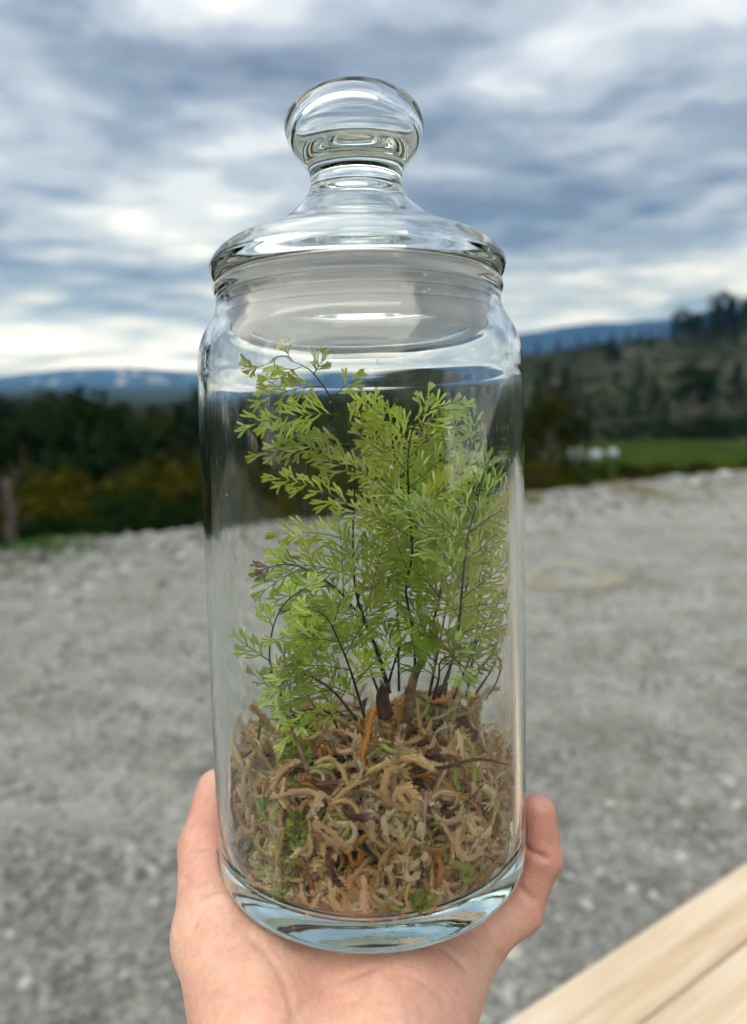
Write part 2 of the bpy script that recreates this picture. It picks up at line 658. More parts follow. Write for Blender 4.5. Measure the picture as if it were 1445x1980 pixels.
def quads(mb, pts, size, up=0.3):
    for p_ in pts:
        a = Vector((random.gauss(0, 1), random.gauss(0, 1), random.gauss(0, 1))).normalized()
        b = a.orthogonal().normalized()
        c_ = a.cross(b)
        s = size * random.uniform(0.6, 1.3)
        p_ = Vector(p_)
        mb.add([p_ - b * s, p_ - c_ * s * 0.5, p_ + b * s, p_ + c_ * s * 0.5], [(0, 1, 2, 3)])


def conifer_mesh(seed):
    """unit height conifer"""
    random.seed(seed)
    cr, tr = MB(), MB()
    tr.tube([(0, 0, 0), (0.004, 0, 0.5), (0, 0, 0.97)], [0.022, 0.012, 0.002], 7)
    pts = []
    whorls = 17
    for w in range(whorls):
        z_ = 0.14 + 0.84 * w / whorls
        reach = 0.23 * (1 - (z_ - 0.1) / 0.92) ** 0.85 + 0.01
        for b in range(7):
            th = random.uniform(0, 2 * PI)
            r_ = reach * random.uniform(0.65, 1.15)
            e = Vector((math.cos(th) * r_, math.sin(th) * r_, z_ - r_ * 0.30))
            tr.tube([(0, 0, z_), e], [0.004, 0.001], 3, cap=False)
            for k_ in range(8):
                s = random.uniform(0.25, 1.05)
                pts.append(Vector((0, 0, z_)).lerp(e, s) + Vector((random.gauss(0, .012), random.gauss(0, .012), random.gauss(-.01, .012))))
    quads(cr, pts, 0.034)
    return mesh_np('crown', cr.v, cr.f), mesh_np('trunk', tr.v, tr.f, True)


def broad_mesh(seed, low=0.12, n=1500, spread=0.30, leaf=0.034):
    """unit height broadleaf tree or shrub, several limbs with leafy clumps"""
    random.seed(seed)
    cr, tr = MB(), MB()
    tr.tube([(0, 0, -0.05), (0.01, 0.0, 0.25), (0.0, 0.015, 0.55), (0.01, 0, 0.85)], [0.028, 0.02, 0.012, 0.003], 7)
    clumps = []
    for k_ in range(13):
        th = k_ * 2.4 + random.uniform(-.4, .4)
        z0 = random.uniform(low, 0.65)
        z1 = min(0.93, z0 + random.uniform(0.12, 0.35))
        r_ = spread * random.uniform(0.55, 1.0) * (1.15 - abs(z1 - 0.55))
        e = Vector((math.cos(th) * r_, math.sin(th) * r_, z1))
        tr.tube([(0, 0, z0), Vector((0, 0, z0)).lerp(e, 0.5) + Vector((0, 0, 0.03)), e], [0.010, 0.006, 0.002], 4, cap=False)
        clumps.append((e, random.uniform(0.09, 0.15)))
    clumps.append((Vector((0, 0, 0.88)), 0.11))
    pts = []
    for k_ in range(n):
        e, s = random.choice(clumps)
        pts.append(e + Vector((random.gauss(0, 1), random.gauss(0, 1), random.gauss(0, .8))) * s * 0.55)
    quads(cr, pts, leaf)
    return mesh_np('crown', cr.v, cr.f), mesh_np('trunk', tr.v, tr.f, True)


TREE_SRC = {}
for kind_, mat_, seeds in (('conifer', M_CONIFER, (1, 2, 3)), ('green', M_GREEN, (4, 5, 6)), ('yellow', M_YELLOW, (7, 8, 9)),
                           ('olive', M_OLIVE, (10, 11)), ('brush', M_BROWN, (12, 13))):
    TREE_SRC[kind_] = []
    for s in seeds:
        if kind_ == 'conifer':
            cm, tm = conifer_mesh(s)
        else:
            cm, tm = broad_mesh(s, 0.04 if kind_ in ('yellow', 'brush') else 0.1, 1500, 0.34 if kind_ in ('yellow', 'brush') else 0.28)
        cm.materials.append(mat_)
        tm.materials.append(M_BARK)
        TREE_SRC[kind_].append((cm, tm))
random.seed(99)


def plant(kind_, name, px, top_y, dist, label, group=None, wide=1.0, base=None):
    top = world_at(px, top_y, dist)
    z0 = float(terrain_h(top.x, top.y)) if base is None else base
    h = max(top.z - z0, 0.4)
    cm, tm = random.choice(TREE_SRC[kind_])
    o = thing(name, label, 'tree' if 'tree' in name or 'conifer' in name else 'shrub', group, (top.x, top.y, z0 - 0.05))
    o.rotation_euler.z = random.uniform(0, 6.28)
    w_ = h * wide
    o.scale = (w_, w_, h)
    ob('crown', cm, parent=o)
    ob('trunk', tm, parent=o)
    return o


LBL = 'dark evergreen tree in the woods behind the gravel, left of the jar'
for px, ty, d in [(150, 742, 36), (128, 775, 40), (40, 800, 33), (95, 790, 42), (215, 800, 34), (262, 800, 44), (345, 768, 52), (385, 738, 62),
                  (8, 772, 52), (300, 826, 30), (60, 770, 60), (240, 768, 70), (190, 775, 64), (320, 790, 60), (-30, 780, 40), (-70, 760, 48),
                  (370, 790, 44), (20, 760, 75), (105, 755, 85), (290, 775, 90), (-130, 770, 44), (-200, 755, 52), (-280, 765, 46), (-370, 750, 55)]:
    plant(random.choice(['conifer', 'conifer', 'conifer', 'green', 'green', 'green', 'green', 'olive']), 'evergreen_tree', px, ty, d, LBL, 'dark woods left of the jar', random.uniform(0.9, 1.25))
LBL = 'yellow-green autumn shrub below the dark woods, left of the jar'
for px, ty, d in [(110, 900, 23), (70, 945, 21), (245, 905, 25), (330, 905, 23), (385, 885, 26), (170, 955, 20), (300, 930, 21), (20, 960, 21), (-40, 930, 22), (-120, 925, 23), (-220, 930, 22), (-320, 915, 24)]:
    plant('yellow', 'autumn_shrub', px, ty, d, LBL, 'autumn shrubs left of the jar', random.uniform(0.8, 1.1))
LBL = 'dark leafy bush at the gravel edge, left of the jar'
for px, ty, d in [(220, 955, 18.5), (285, 985, 17.5), (260, 930, 20), (345, 960, 19), (125, 985, 17), (190, 1010, 16.5), (390, 950, 20), (60, 1000, 16.5)]:
    plant('green', 'dark_bush', px, ty, d, LBL, 'dark bushes at the gravel edge', random.uniform(0.9, 1.2))
LBL = 'tree seen through the glass jar in the dark woods'
for px, ty, d in [(440, 720, 60), (500, 730, 66), (560, 735, 58), (620, 760, 48), (690, 745, 60), (750, 740, 70), (820, 770, 52), (880, 735, 72),
                  (945, 755, 60), (470, 800, 36), (530, 815, 32), (660, 830, 34), (780, 820, 38), (900, 830, 36), (985, 800, 44)]:
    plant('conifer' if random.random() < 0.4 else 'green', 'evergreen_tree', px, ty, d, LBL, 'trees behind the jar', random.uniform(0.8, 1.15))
LBL = 'olive shrub seen through the glass jar above the gravel'
for px, ty, d in [(430, 900, 24), (500, 895, 23), (570, 890, 24), (640, 905, 23), (720, 895, 24), (800, 890, 24), (880, 880, 26), (960, 885, 25)]:
    plant('olive' if random.random() < 0.6 else 'yellow', 'olive_shrub', px, ty, d, LBL, 'shrubs behind the jar', random.uniform(0.9, 1.2))
plant('olive', 'olive_tree', 1065, 762, 29, 'tall olive-green tree right of the jar, nearest tree on that side', wide=0.72)
LBL = 'low yellow-green bush at the gravel edge, right of the jar'
for px, ty, d in [(1030, 890, 21), (1075, 905, 22), (1120, 905, 23), (1165, 900, 24), (1210, 900, 24), (1255, 898, 25), (1300, 893, 26), (1345, 888, 27),
                  (1395, 886, 28), (1440, 880, 29), (1500, 870, 30)]:
    plant(random.choice(['olive', 'yellow', 'yellow']), 'low_bush', px, ty + random.uniform(-4, 6), d, LBL, 'low bushes at the gravel edge', random.uniform(1.2, 1.7))
LBL = 'dark bush in the hedge line behind the green field'
for px, ty, d in [(1100, 800, 80), (1125, 812, 82), (1190, 815, 83), (1230, 812, 82), (1285, 812, 84), (1340, 806, 84), (1365, 810, 83), (1392, 806, 85), (1418, 808, 84),
                  (1450, 800, 86), (1030, 790, 78)]:
    plant('green', 'hedge_bush', px, ty, d, LBL, 'hedge behind the field', random.uniform(1.2, 1.8))
LBL = 'dark tree scattered on the brown hillside right of the jar'
for px, ty, d in [(1350, 705, 105), (1365, 715, 108), (1228, 735, 110), (1270, 730, 116), (1095, 705, 120), (1180, 655, 165), (1190, 668, 160), (1040, 720, 110),
                  (1310, 640, 170), (1370, 650, 168), (1430, 690, 120), (1290, 765, 95), (1140, 760, 98), (1420, 640, 165), (1260, 655, 168), (1345, 620, 185),
                  (1060, 690, 130), (1240, 690, 140)]:
    plant(random.choice(['conifer', 'green']), 'hillside_tree', px, ty, d, LBL, 'trees on the brown hillside', random.uniform(0.7, 1.1))
LBL = 'small dark conifer on the skyline ridge right of the jar'
for px, ty in [(1322, 592), (1333, 596), (1346, 603), (1358, 600), (1372, 590), (1384, 580), (1394, 566), (1402, 560), (1413, 572), (1424, 570), (1436, 577),
               (1446, 575), (1460, 568), (1480, 572), (1260, 625), (1240, 630), (1215, 632), (1280, 622), (1300, 616), (1150, 642), (1120, 645), (1080, 650), (1040, 655),
               (1185, 638)]:
    plant(random.choice(['conifer', 'conifer', 'green']), 'ridge_conifer', px, ty, 205 + random.uniform(-8, 8), LBL, 'conifers on the ridge', random.uniform(0.6, 1.0))

# brush covering the hillside: nobody could count it
def brush():
    n = 5200
    x = RNG.uniform(-70, 190, n)
    y = RNG.uniform(84, 215, n)
    vs, fs, cs = [], [], []
    z = terrain_h(x, y)
    random.seed(5)
    for i in range(n):
        s = random.uniform(0.5, 1.5)
        g = random.random()
        col = (0.026, 0.032, 0.014) if g < 0.45 else ((0.066, 0.060, 0.045) if g < 0.54 else (0.009, 0.020, 0.006))
        k_ = random.uniform(0.7, 1.25)
        for q in range(7):
            a = Vector((random.gauss(0, 1), random.gauss(0, 1), random.gauss(0, 1))).normalized()
            b = a.orthogonal().normalized()
            c_ = a.cross(b)
            p_ = Vector((x[i] + random.gauss(0, .5) * s, y[i] + random.gauss(0, .5) * s, z[i] + random.uniform(0.1, 0.9) * s))
            b_ = len(vs)
            r_ = s * 0.42
            vs += [p_ - b * r_, p_ - c_ * r_ * .6, p_ + b * r_, p_ + c_ * r_ * .6]
            fs.append((b_, b_ + 1, b_ + 2, b_ + 3))
            cs += [tuple(v_ * k_ for v_ in col)] * 4
    m_, t_, o_ = new_mat('hill_brush')
    principled(t_, o_, N(t_, 'ShaderNodeVertexColor', layer_name='Col').outputs[0], 0.95, 0.1)
    ob('brush', mesh_np('brush', [v_[:] for v_ in vs], fs, False, np.array(cs, np.float32)), m_,
       label='brown and grey brush covering the cleared hillside', cat='brush', kind='stuff')


brush()

# bare grey snag at the left border
mb = MB()
p0 = world_at(24, 1075, 14.0)
p0.z = float(terrain_h(p0.x, p0.y))
o = thing('bare_tree', 'bare grey dead trunk at the left border behind the gravel', 'tree', None, p0)
top_z = world_at(24, 925, 14.0).z - p0.z
mb.tube([(0, 0, -0.2), (0.03, 0, top_z * 0.5), (0.0, 0.05, top_z)], [0.13, 0.10, 0.05], 9)
mb.build('trunk', M_BARK, o)
mb = MB()
for k in range(9):
    th = random.uniform(0, 6.28)
    z_ = random.uniform(0.35, 0.95) * top_z
    r_ = random.uniform(0.3, 0.7)
    mb.tube([(0, 0, z_), (math.cos(th) * r_ * .6, math.sin(th) * r_ * .6, z_ + .15), (math.cos(th) * r_, math.sin(th) * r_, z_ + .45)], [0.03, 0.02, 0.006], 5)
mb.build('branches', M_BARK, o)

# three white wrapped bales at the field's near end
M_WRAP, t, out = new_mat('white_wrap')
principled(t, out, ramp(t, noise(t, coords(t), 6, 3), [(0.3, (0.16, 0.19, 0.22)), (0.7, (0.30, 0.33, 0.36))]), 0.45, 0.5)
for (px, py, w, lb) in [(1112, 880, 26, 'largest and leftmost of three white bales at the green field'),
                        (1152, 881, 22, 'middle one of three white bales at the green field'),
                        (1186, 877, 18, 'rightmost and smallest of three white bales at the green field')]:
    p_ = world_at(px, py, 47)
    r = w * 0.5 * 47 / FPX
    z0 = float(terrain_h(p_.x, p_.y))
    mb = MB()
    prof = [(0, -1), (.82, -1), (.95, -.95), (1, -.8), (1.02, 0), (1, .8), (.95, .95), (.82, 1), (0, 1)]
    n = 20
    vs = [(a * math.cos(2 * PI * k / n), b * 0.95, a * math.sin(2 * PI * k / n)) for (a, b) in prof for k in range(n)]
    fs = [(i * n + k, i * n + (k + 1) % n, (i + 1) * n + (k + 1) % n, (i + 1) * n + k) for i in range(len(prof) - 1) for k in range(n)]
    mb.add(vs, fs)
    o = mb.build('wrapped_bale', M_WRAP, label=lb, cat='bale')
    o.location = (p_.x, p_.y, p_.z)
    o.scale = (r, r, r)
    o.rotation_euler.z = random.uniform(0, 3)
    # a small rise of ground carries it at this height
    mb = MB()
    nn = 16
    vs = [(0, 0, p_.z - r * 0.96)] + [(math.cos(2 * PI * k / nn) * r * 2.2, math.sin(2 * PI * k / nn) * r * 2.2, z0 - 0.5) for k in range(nn)]
    vs = [(0, 0, p_.z - r * .97)] + [(math.cos(2 * PI * k / nn) * r * 1.2, math.sin(2 * PI * k / nn) * r * 1.2, p_.z - r) for k in range(nn)] + vs[1:]
    fs = [(0, 1 + k, 1 + (k + 1) % nn) for k in range(nn)] + [(1 + k, 1 + nn + k, 1 + nn + (k + 1) % nn, 1 + (k + 1) % nn) for k in range(nn)]
    mb.add(vs, fs)
    o = mb.build('ground', bpy.data.materials['meadow_grass'], kind='structure')
    o.location = (p_.x, p_.y, 0)

# grass tufts on the gravel ---------------------------------------------------
def tuft(px, py, wpx, hpx, n, col, label):
    c0 = ground_at(px, py)
    mpp = c0.length / FPX
    mb_ = MB()
    for k_ in range(n):
        x = c0.x + random.gauss(0, 0.5) * wpx * mpp * 0.7
        y = c0.y + random.gauss(0, 0.4) * wpx * mpp * 0.7
        z_ = gravel_h(x, y)
        h_ = random.uniform(0.3, 1.0) * hpx * mpp * 2
        th = random.uniform(0, 6.28)
        b = Vector((math.cos(th), math.sin(th), 0)) * 0.006
        le = Vector((random.gauss(0, .3), random.gauss(0, .3), 1)) * h_
        p_ = Vector((x, y, z_))
        mb_.add([p_ - b, p_ + b, p_ + le * .6 + b * .7, p_ + le * .6 - b * .7, p_ + le * 1.0 + Vector((le.x, le.y, -0.2 * h_)) * .6],
                [(0, 1, 2, 3), (3, 2, 4)])
    m_ = leaf_mat('grass_' + label.split()[0], col, tuple(v_ * 1.5 for v_ in col))
    mb_.build('grass', m_, smooth=False, label=label, cat='grass', kind='stuff')


tuft(85, 1078, 150, 14, 700, (0.05, 0.11, 0.02), 'green grass patch at the far left gravel edge')
tuft(1240, 958, 110, 8, 500, (0.20, 0.17, 0.05), 'yellowish dry grass on the gravel right of the jar')
tuft(1018, 982, 40, 14, 200, (0.17, 0.15, 0.03), 'yellow weeds on the gravel beside the jar')
tuft(90, 1335, 60, 5, 60, (0.06, 0.07, 0.03), 'sparse weeds on the left gravel')

# coil of pale hose on the gravel ---------------------------------------------
M_HOSE, t, out = new_mat('pale_hose')
principled(t, out, (0.42, 0.40, 0.29), 0.6, 0.4)
c0 = ground_at(1110, 1122)
mb = MB()
pts = []
a0 = ground_at(985, 1142)
a1 = ground_at(1060, 1140)
for k in range(8):
    q = a0.lerp(a1, k / 8)
    pts.append(q)
turns = 3.4
for k in range(90):
    s = k / 89
    th = PI + s * turns * 2 * PI
    r = 0.36 - 0.05 * math.sin(3 * th) + 0.05 * math.sin(s * 11)
    pts.append(Vector((c0.x - 0.1 + math.cos(th) * r * 1.25 + s * 0.15, c0.y + math.sin(th) * r * 1.1, 0.03 + 0.05 * s + 0.02 * math.sin(th * 2.3))))
a2 = ground_at(1215, 1105)
for k in range(1, 9):
    pts.append(pts[97].lerp(a2, k / 8))
for q in pts:
    q.z = max(gravel_h(q.x, q.y) + 0.015, gravel_h(q.x, q.y) + q.z)
pts = catmull(pts, 2)
mb.tube(pts, [0.0075] * len(pts), 8)
mb.build('hose', M_HOSE, label='pale yellow hose lying loosely coiled on the gravel right of the jar', cat='hose')

LBL = 'tall unseen evergreen tree added on the left to darken reflections in the jar'
random.seed(8)
for k in range(11):  # unseen row added to darken a pale patch mirrored in the jar
    az = math.radians(-44 - k * 9.5)
    dd_ = random.uniform(15, 19)
    x, y = dd_ * math.sin(az), dd_ * math.cos(az)
    cm, tm = random.choice(TREE_SRC['conifer' if k % 3 else 'green'])
    h = random.uniform(7.5, 10.5)
    z0 = float(terrain_h(x, y)) - 0.1
    o = thing('added_dark_tree', LBL, 'tree', 'unseen evergreens added to darken reflections', (x, y, z0))
    o.scale = (h * 1.15, h * 1.15, h)
    o.rotation_euler.z = random.uniform(0, 6)
    ob('crown', cm, parent=o)
    ob('trunk', tm, parent=o)

WORDS = ('first second third fourth fifth sixth seventh eighth ninth tenth eleventh twelfth thirteenth fourteenth fifteenth sixteenth '
         'seventeenth eighteenth nineteenth twentieth twenty-first twenty-second twenty-third twenty-fourth twenty-fifth').split()
by_group = {}
for o in COL.objects:
    if o.parent is None and o.get('group') and o.get('category') in ('tree', 'shrub', 'stone'):
        by_group.setdefault(o['group'], []).append(o)
for g_, os_ in by_group.items():
    os_.sort(key=lambda q: math.atan2(q.location.x, q.location.y))
    for k, o in enumerate(os_):
        o['label'] = WORDS[k] + ' from left, ' + o['label']

# ------------------------------------------------------------------ deck rail
RZ = HC - 0.60
RA = Vector((0.1170, 0.556, RZ))           # outer top edge, two points of it
RB = Vector((0.4795, 0.788, RZ))
RD = (RB - RA).normalized()
RN = Vector((RD.y, -RD.x, 0))              # towards the deck
m, t, out = new_mat('pine_wood')
c = coords(t, scale=(1.6, 26.0, 26.0))
n1 = noise(t, c, 1.6, 6, 0.6, 0.6)
n2 = noise(t, coords(t, scale=(5.0, 240.0, 240.0)), 1.0, 3, 0.6)
n3 = noise(t, coords(t, scale=(2.0, 3.5, 3.5)), 2.0, 3)
col = ramp(t, n1, [(0.30, (0.44, 0.33, 0.215)), (0.48, (0.58, 0.47, 0.345)), (0.66, (0.65, 0.56, 0.44))])
col = mixc(t, math_node(t, 'MULTIPLY', ramp(t, n2, [(0.42, (0, 0, 0)), (0.62, (1, 1, 1))]), 0.5), col, (0.48, 0.36, 0.23))
col = mixc(t, math_node(t, 'MULTIPLY', ramp(t, n3, [(0.5, (0, 0, 0)), (0.75, (1, 1, 1))]), 0.4), col, (0.72, 0.66, 0.55))
pb = principled(t, out, col, 0.6, 0.35)
bump(t, pb, n1, 0.25, 0.002)
M_PINE = m


def board(name, length, width, thick, bev, mat_, parent):
    bm = bmesh.new()
    bmesh.ops.create_cube(bm, size=1.0)
    bmesh.ops.scale(bm, vec=(length, width, thick), verts=bm.verts)
    bmesh.ops.bevel(bm, geom=list(bm.edges), offset=bev, segments=4, profile=0.5, affect='EDGES')
    me = bpy.data.meshes.new(name)
    bm.to_mesh(me)
    bm.free()
    me.polygons.foreach_set('use_smooth', np.ones(len(me.polygons), bool))
    return ob(name, me, mat_, parent)


rail = thing('deck_rail', 'pale pine deck railing running across the lower right corner', 'railing', None, RA)
rail.rotation_euler.z = math.atan2(RD.y, RD.x)
for k in range(2):
    b = board('rail_board', 9.0, 0.0695, 0.038, 0.0075, M_PINE, rail)
    b.location = (1.8 + 0.37 * k, -(0.035 + 0.0712 * k), -0.019 - 0.0012 * k)
for k in range(5):
    b = board('rail_post', 0.089, 0.089, 1.55, 0.006, M_PINE, rail)
    b.location = (-1.9 + k * 1.7, -0.071, -0.04 - 0.775)
b = board('lower_rail', 9.0, 0.038, 0.089, 0.006, M_PINE, rail)
b.location = (1.8, -0.14, -0.12)

# ------------------------------------------------------------------ deck floor and house behind the photographer (mirrored in the glass)
m, t, out = new_mat('brown_siding')
principled(t, out, ramp(t, noise(t, coords(t, scale=(2, 2, 30)), 2, 4), [(0.3, (0.085, 0.068, 0.052)), (0.7, (0.15, 0.12, 0.092))]), 0.7, 0.3)
M_SIDING = m
deck = thing('deck', 'dark stained board deck under the railing', 'deck', None, (RA.x, RA.y, RZ - 1.0))
deck.rotation_euler.z = rail.rotation_euler.z
dk = None
for k in range(40):
    if dk is None:
        dk = board('deck_board', 16.0, 0.138, 0.036, 0.004, M_SIDING, deck)
        o = dk
    else:
        o = ob('deck_board', dk.data, None, deck)
    o.location = (-0.5, -0.06 - 0.144 * k, -0.018)
house = thing('house', 'dark brown boarded house wall behind the deck', 'house', None, (0, 0, RZ - 1.0))
sd_ = None
for k in range(26):
    if sd_ is None:
        sd_ = board('siding_board', 24.0, 0.03, 0.176, 0.003, M_SIDING, house)
        o = sd_
    else:
        o = ob('siding_board', sd_.data, None, house)
    o.location = (0, -7.25 + 0.004 * (k % 2), 0.10 + 0.178 * k)
b = board('wall', 24.0, 0.16, 4.7, 0.004, M_SIDING, house)
b.location = (0, -7.36, 2.35)
m, t, out = new_mat('window_glass')
principled(t, out, (0.03, 0.035, 0.04), 0.05, 0.5)
for wx in (-2.6, 2.4):
    f_ = board('window', 1.3, 0.06, 1.1, 0.01, M_SIDING, house)
    f_.location = (wx, -7.22, 1.5)
    p_ = board('pane', 1.14, 0.01, 0.94, 0.002, m, f_)
    p_.location = (0, 0.031, 0)
b = board('roof', 24.6, 1.2, 0.16, 0.01, M_SIDING, house)
b.location = (0, -7.6, 4.82)

# pine screen closing the right end of the deck, out of frame but mirrored along the jar's right edge
screen = thing('board_screen', 'upright pine board screen at the right end of the deck', 'screen', None, (1.62, 0.1, RZ - 1.0))
sb = None
for k in range(17):
    if sb is None:
        sb = board('screen_board', 1.42, 0.138, 0.022, 0.004, M_PINE, screen)
        o = sb
    else:
        o = ob('screen_board', sb.data, None, screen)
    o.location = (0.003 * (k % 2), -1.25 + 0.146 * k, 0.73)
    o.rotation_euler.y = PI / 2
for zz_ in (0.25, 1.2):
    b = board('cross_rail', 0.038, 2.5, 0.089, 0.005, M_PINE, screen)
    b.location = (0.034, -0.08, zz_)

# ------------------------------------------------------------------ the jar
def glass_mat(name, smear=1.0):
    m_, t_, o_ = new_mat(name)
    g = N(t_, 'ShaderNodeBsdfGlass', inp={'IOR': 1.50, 'Roughness': 0.0})
    g.inputs['Color'].default_value = (0.990, 0.997, 0.995, 1)
    d = N(t_, 'ShaderNodeBsdfDiffuse')
    d.inputs[0].default_value = (0.75, 0.78, 0.78, 1)
    cc = coords(t_)
    streak = noise(t_, coords(t_, scale=(260.0, 260.0, 16.0)), 1.0, 4, 0.6)
    blot = noise(t_, cc, 38.0, 3, 0.5)
    speck = N(t_, 'ShaderNodeTexVoronoi', inp={'Scale': 330.0, 'Randomness': 1.0})
    L(t_, cc, speck.inputs['Vector'])
    gate = noise(t_, cc, 95.0, 2)
    f1 = math_node(t_, 'MULTIPLY', ramp(t_, streak, [(0.54, (0, 0, 0)), (0.80, (1, 1, 1))]), ramp(t_, blot, [(0.54, (0, 0, 0)), (0.72, (1, 1, 1))]))
    f2 = math_node(t_, 'MULTIPLY', ramp(t_, speck.outputs['Distance'], [(0.10, (1, 1, 1)), (0.18, (0, 0, 0))]),
                   ramp(t_, gate, [(0.60, (0, 0, 0)), (0.66, (1, 1, 1))]))
    fac = math_node(t_, 'ADD', math_node(t_, 'MULTIPLY', f1, 0.42 * smear), math_node(t_, 'MULTIPLY', f2, 0.55 * smear))
    fac = math_node(t_, 'ADD', fac, 0.0008 * smear)
    ms = N(t_, 'ShaderNodeMixShader')
    L(t_, fac, ms.inputs[0])
    L(t_, g.outputs[0], ms.inputs[1])
    L(t_, d.outputs[0], ms.inputs[2])
    L(t_, ms.outputs[0], o_.inputs[0])
    va = N(t_, 'ShaderNodeVolumeAbsorption', inp={'Density': 7.0})
    va.inputs['Color'].default_value = (0.66, 0.95, 0.90, 1)
    L(t_, va.outputs[0], o_.inputs['Volume'])
    return m_


def lathe(name, prof, mat_, parent, segs=160, per=4, closed_axis=True):
    """prof in mm (r, z); first and last points on the axis (or a closed loop)"""
    pts = [Vector((a, 0, b)) for a, b in prof]
    if closed_axis:
        cur = catmull(pts, per)
    else:
        cur = catmull(pts + [pts[0]], per)[:-1]
    vs, fs = [], []
    idx = []
    for p_ in cur:
        r_, z_ = max(p_.x, 0) * 0.001, p_.z * 0.001
        if closed_axis and r_ < 1e-7:
            idx.append([len(vs)] * segs)
            vs.append((0, 0, z_))
        else:
            idx.append([len(vs) + k_ for k_ in range(segs)])
            vs += [(r_ * math.cos(2 * PI * k_ / segs), r_ * math.sin(2 * PI * k_ / segs), z_) for k_ in range(segs)]
    rows = len(cur)
    rng = range(rows - 1) if closed_axis else range(rows)
    for i in rng:
        A, B = idx[i], idx[(i + 1) % rows]
        for k_ in range(segs):
            q = [A[k_], A[(k_ + 1) % segs], B[(k_ + 1) % segs], B[k_]]
            q2 = []
            for e in q:
                if e not in q2:
                    q2.append(e)
            if len(q2) > 2:
                fs.append(tuple(q2))
    me = mesh_np(name, vs, fs, True)
    bm = bmesh.new()
    bm.from_mesh(me)
    bmesh.ops.recalc_face_normals(bm, faces=bm.faces)
    bm.to_mesh(me)
    bm.free()
    me.polygons.foreach_set('use_smooth', np.ones(len(me.polygons), bool))
    return ob(name, me, mat_, parent)


M_GLASS = glass_mat('clear_glass', 1.0)
M_GLASS2 = glass_mat('clear_lid_glass', 0.25)
jar = thing('glass_jar', 'tall clear glass jar filled with fern and moss, resting on the palm', 'jar', matrix=JM)
BODY = [(0, 1.9), (25, 1.5), (37, 0.7), (42, 0.15), (45.2, 0.12), (47.9, 0.9), (49.5, 2.7), (50.15, 5.6), (50.25, 13), (50.3, 30), (50.15, 70), (50.0, 110),
        (49.7, 150), (49.5, 159), (49.0, 164), (47.6, 168.4), (45.7, 171.8), (44.2, 174.3), (43.4, 176.8), (43.2, 179.4), (43.7, 180.8), (44.0, 182.0),
        (43.6, 183.2), (42.5, 183.8), (41.3, 183.5), (40.6, 182.2), (40.5, 179), (40.6, 176.5), (41.3, 174.0), (43.0, 170.6), (44.9, 167.2), (46.2, 163.4),
        (46.8, 158), (47.2, 150), (47.6, 110), (47.7, 70), (47.6, 30), (47.4, 16), (47.0, 12.2), (45.6, 9.8), (42, 9.0), (25, 8.8), (0, 8.7)]
lathe('jar_body', BODY, M_GLASS, jar)

lid = thing('jar_lid', 'clear glass lid with round knob closing the tall jar', 'lid', matrix=JM)
LID = [(0, 240.6), (7, 240.3), (13, 238.9), (17.6, 236.4), (20.3, 233.2), (21.0, 230.4), (20.4, 227.3), (18.8, 224.2), (16.6, 221.4), (14.8, 218.8), (13.9, 216.0),
       (13.9, 213.5), (14.8, 210.6), (17.0, 207.8), (20.5, 204.6), (25.5, 201.0), (31.0, 197.8), (36.5, 195.4), (40.5, 193.6), (43.2, 191.4), (44.7, 188.8),
       (44.4, 186.8), (43.6, 185.5), (42.4, 184.8), (40.5, 184.7), (38.4, 184.6), (37.1, 183.6), (36.7, 181), (36.6, 176), (36.4, 173.0), (35.7, 171.6), (34.6, 171.5), (33.8, 172.6),
       (33.6, 176), (33.8, 181), (34.6, 185.4), (36.2, 187.2), (37.0, 189.0), (36.0, 190.9), (32.8, 192.5), (27.4, 195.0), (22.0, 198.0), (17.3, 201.4), (13.9, 204.5), (11.2, 207.3),
       (8.6, 209.7), (5.2, 211.5), (0, 212.2)]
VOID = [(0, 237.0), (7, 236.7), (12.2, 235.4), (15.8, 233.0), (17.3, 230.2), (16.6, 227.6), (14.0, 225.3), (9.5, 223.6), (4.5, 222.9), (0, 222.7)]
lid_o = lathe('lid_glass', LID, M_GLASS2, lid, per=4)
void_o = lathe('void', VOID, M_GLASS2, None, per=4)
bm = bmesh.new()
bm.from_mesh(lid_o.data)
n0 = len(bm.faces)
bm.from_mesh(void_o.data)
bm.faces.ensure_lookup_table()
bmesh.ops.reverse_faces(bm, faces=bm.faces[n0:])
bm.to_mesh(lid_o.data)
bm.free()
lid_o.data.polygons.foreach_set('use_smooth', np.ones(len(lid_o.data.polygons), bool))
bpy.data.objects.remove(void_o)

m, t, out = new_mat('milky_seal')
d = N(t, 'ShaderNodeBsdfDiffuse')
d.inputs[0].default_value = (0.90, 0.90, 0.91, 1)
tl = N(t, 'ShaderNodeBsdfTranslucent')
tl.inputs[0].default_value = (0.93, 0.93, 0.94, 1)
tp = N(t, 'ShaderNodeBsdfTransparent')
gl = N(t, 'ShaderNodeBsdfGlossy', inp={'Roughness': 0.25})
a1_ = N(t, 'ShaderNodeMixShader', inp={0: 0.6})
L(t, d.outputs[0], a1_.inputs[1])
L(t, tl.outputs[0], a1_.inputs[2])
a2_ = N(t, 'ShaderNodeMixShader', inp={0: 0.36})
L(t, a1_.outputs[0], a2_.inputs[1])
L(t, tp.outputs[0], a2_.inputs[2])
fr = N(t, 'ShaderNodeFresnel', inp={'IOR': 1.45})
a3_ = N(t, 'ShaderNodeMixShader')
a3_.inputs[0].default_value = 0.03
L(t, a2_.outputs[0], a3_.inputs[1])
L(t, gl.outputs[0], a3_.inputs[2])
L(t, a3_.outputs[0], out.inputs[0])
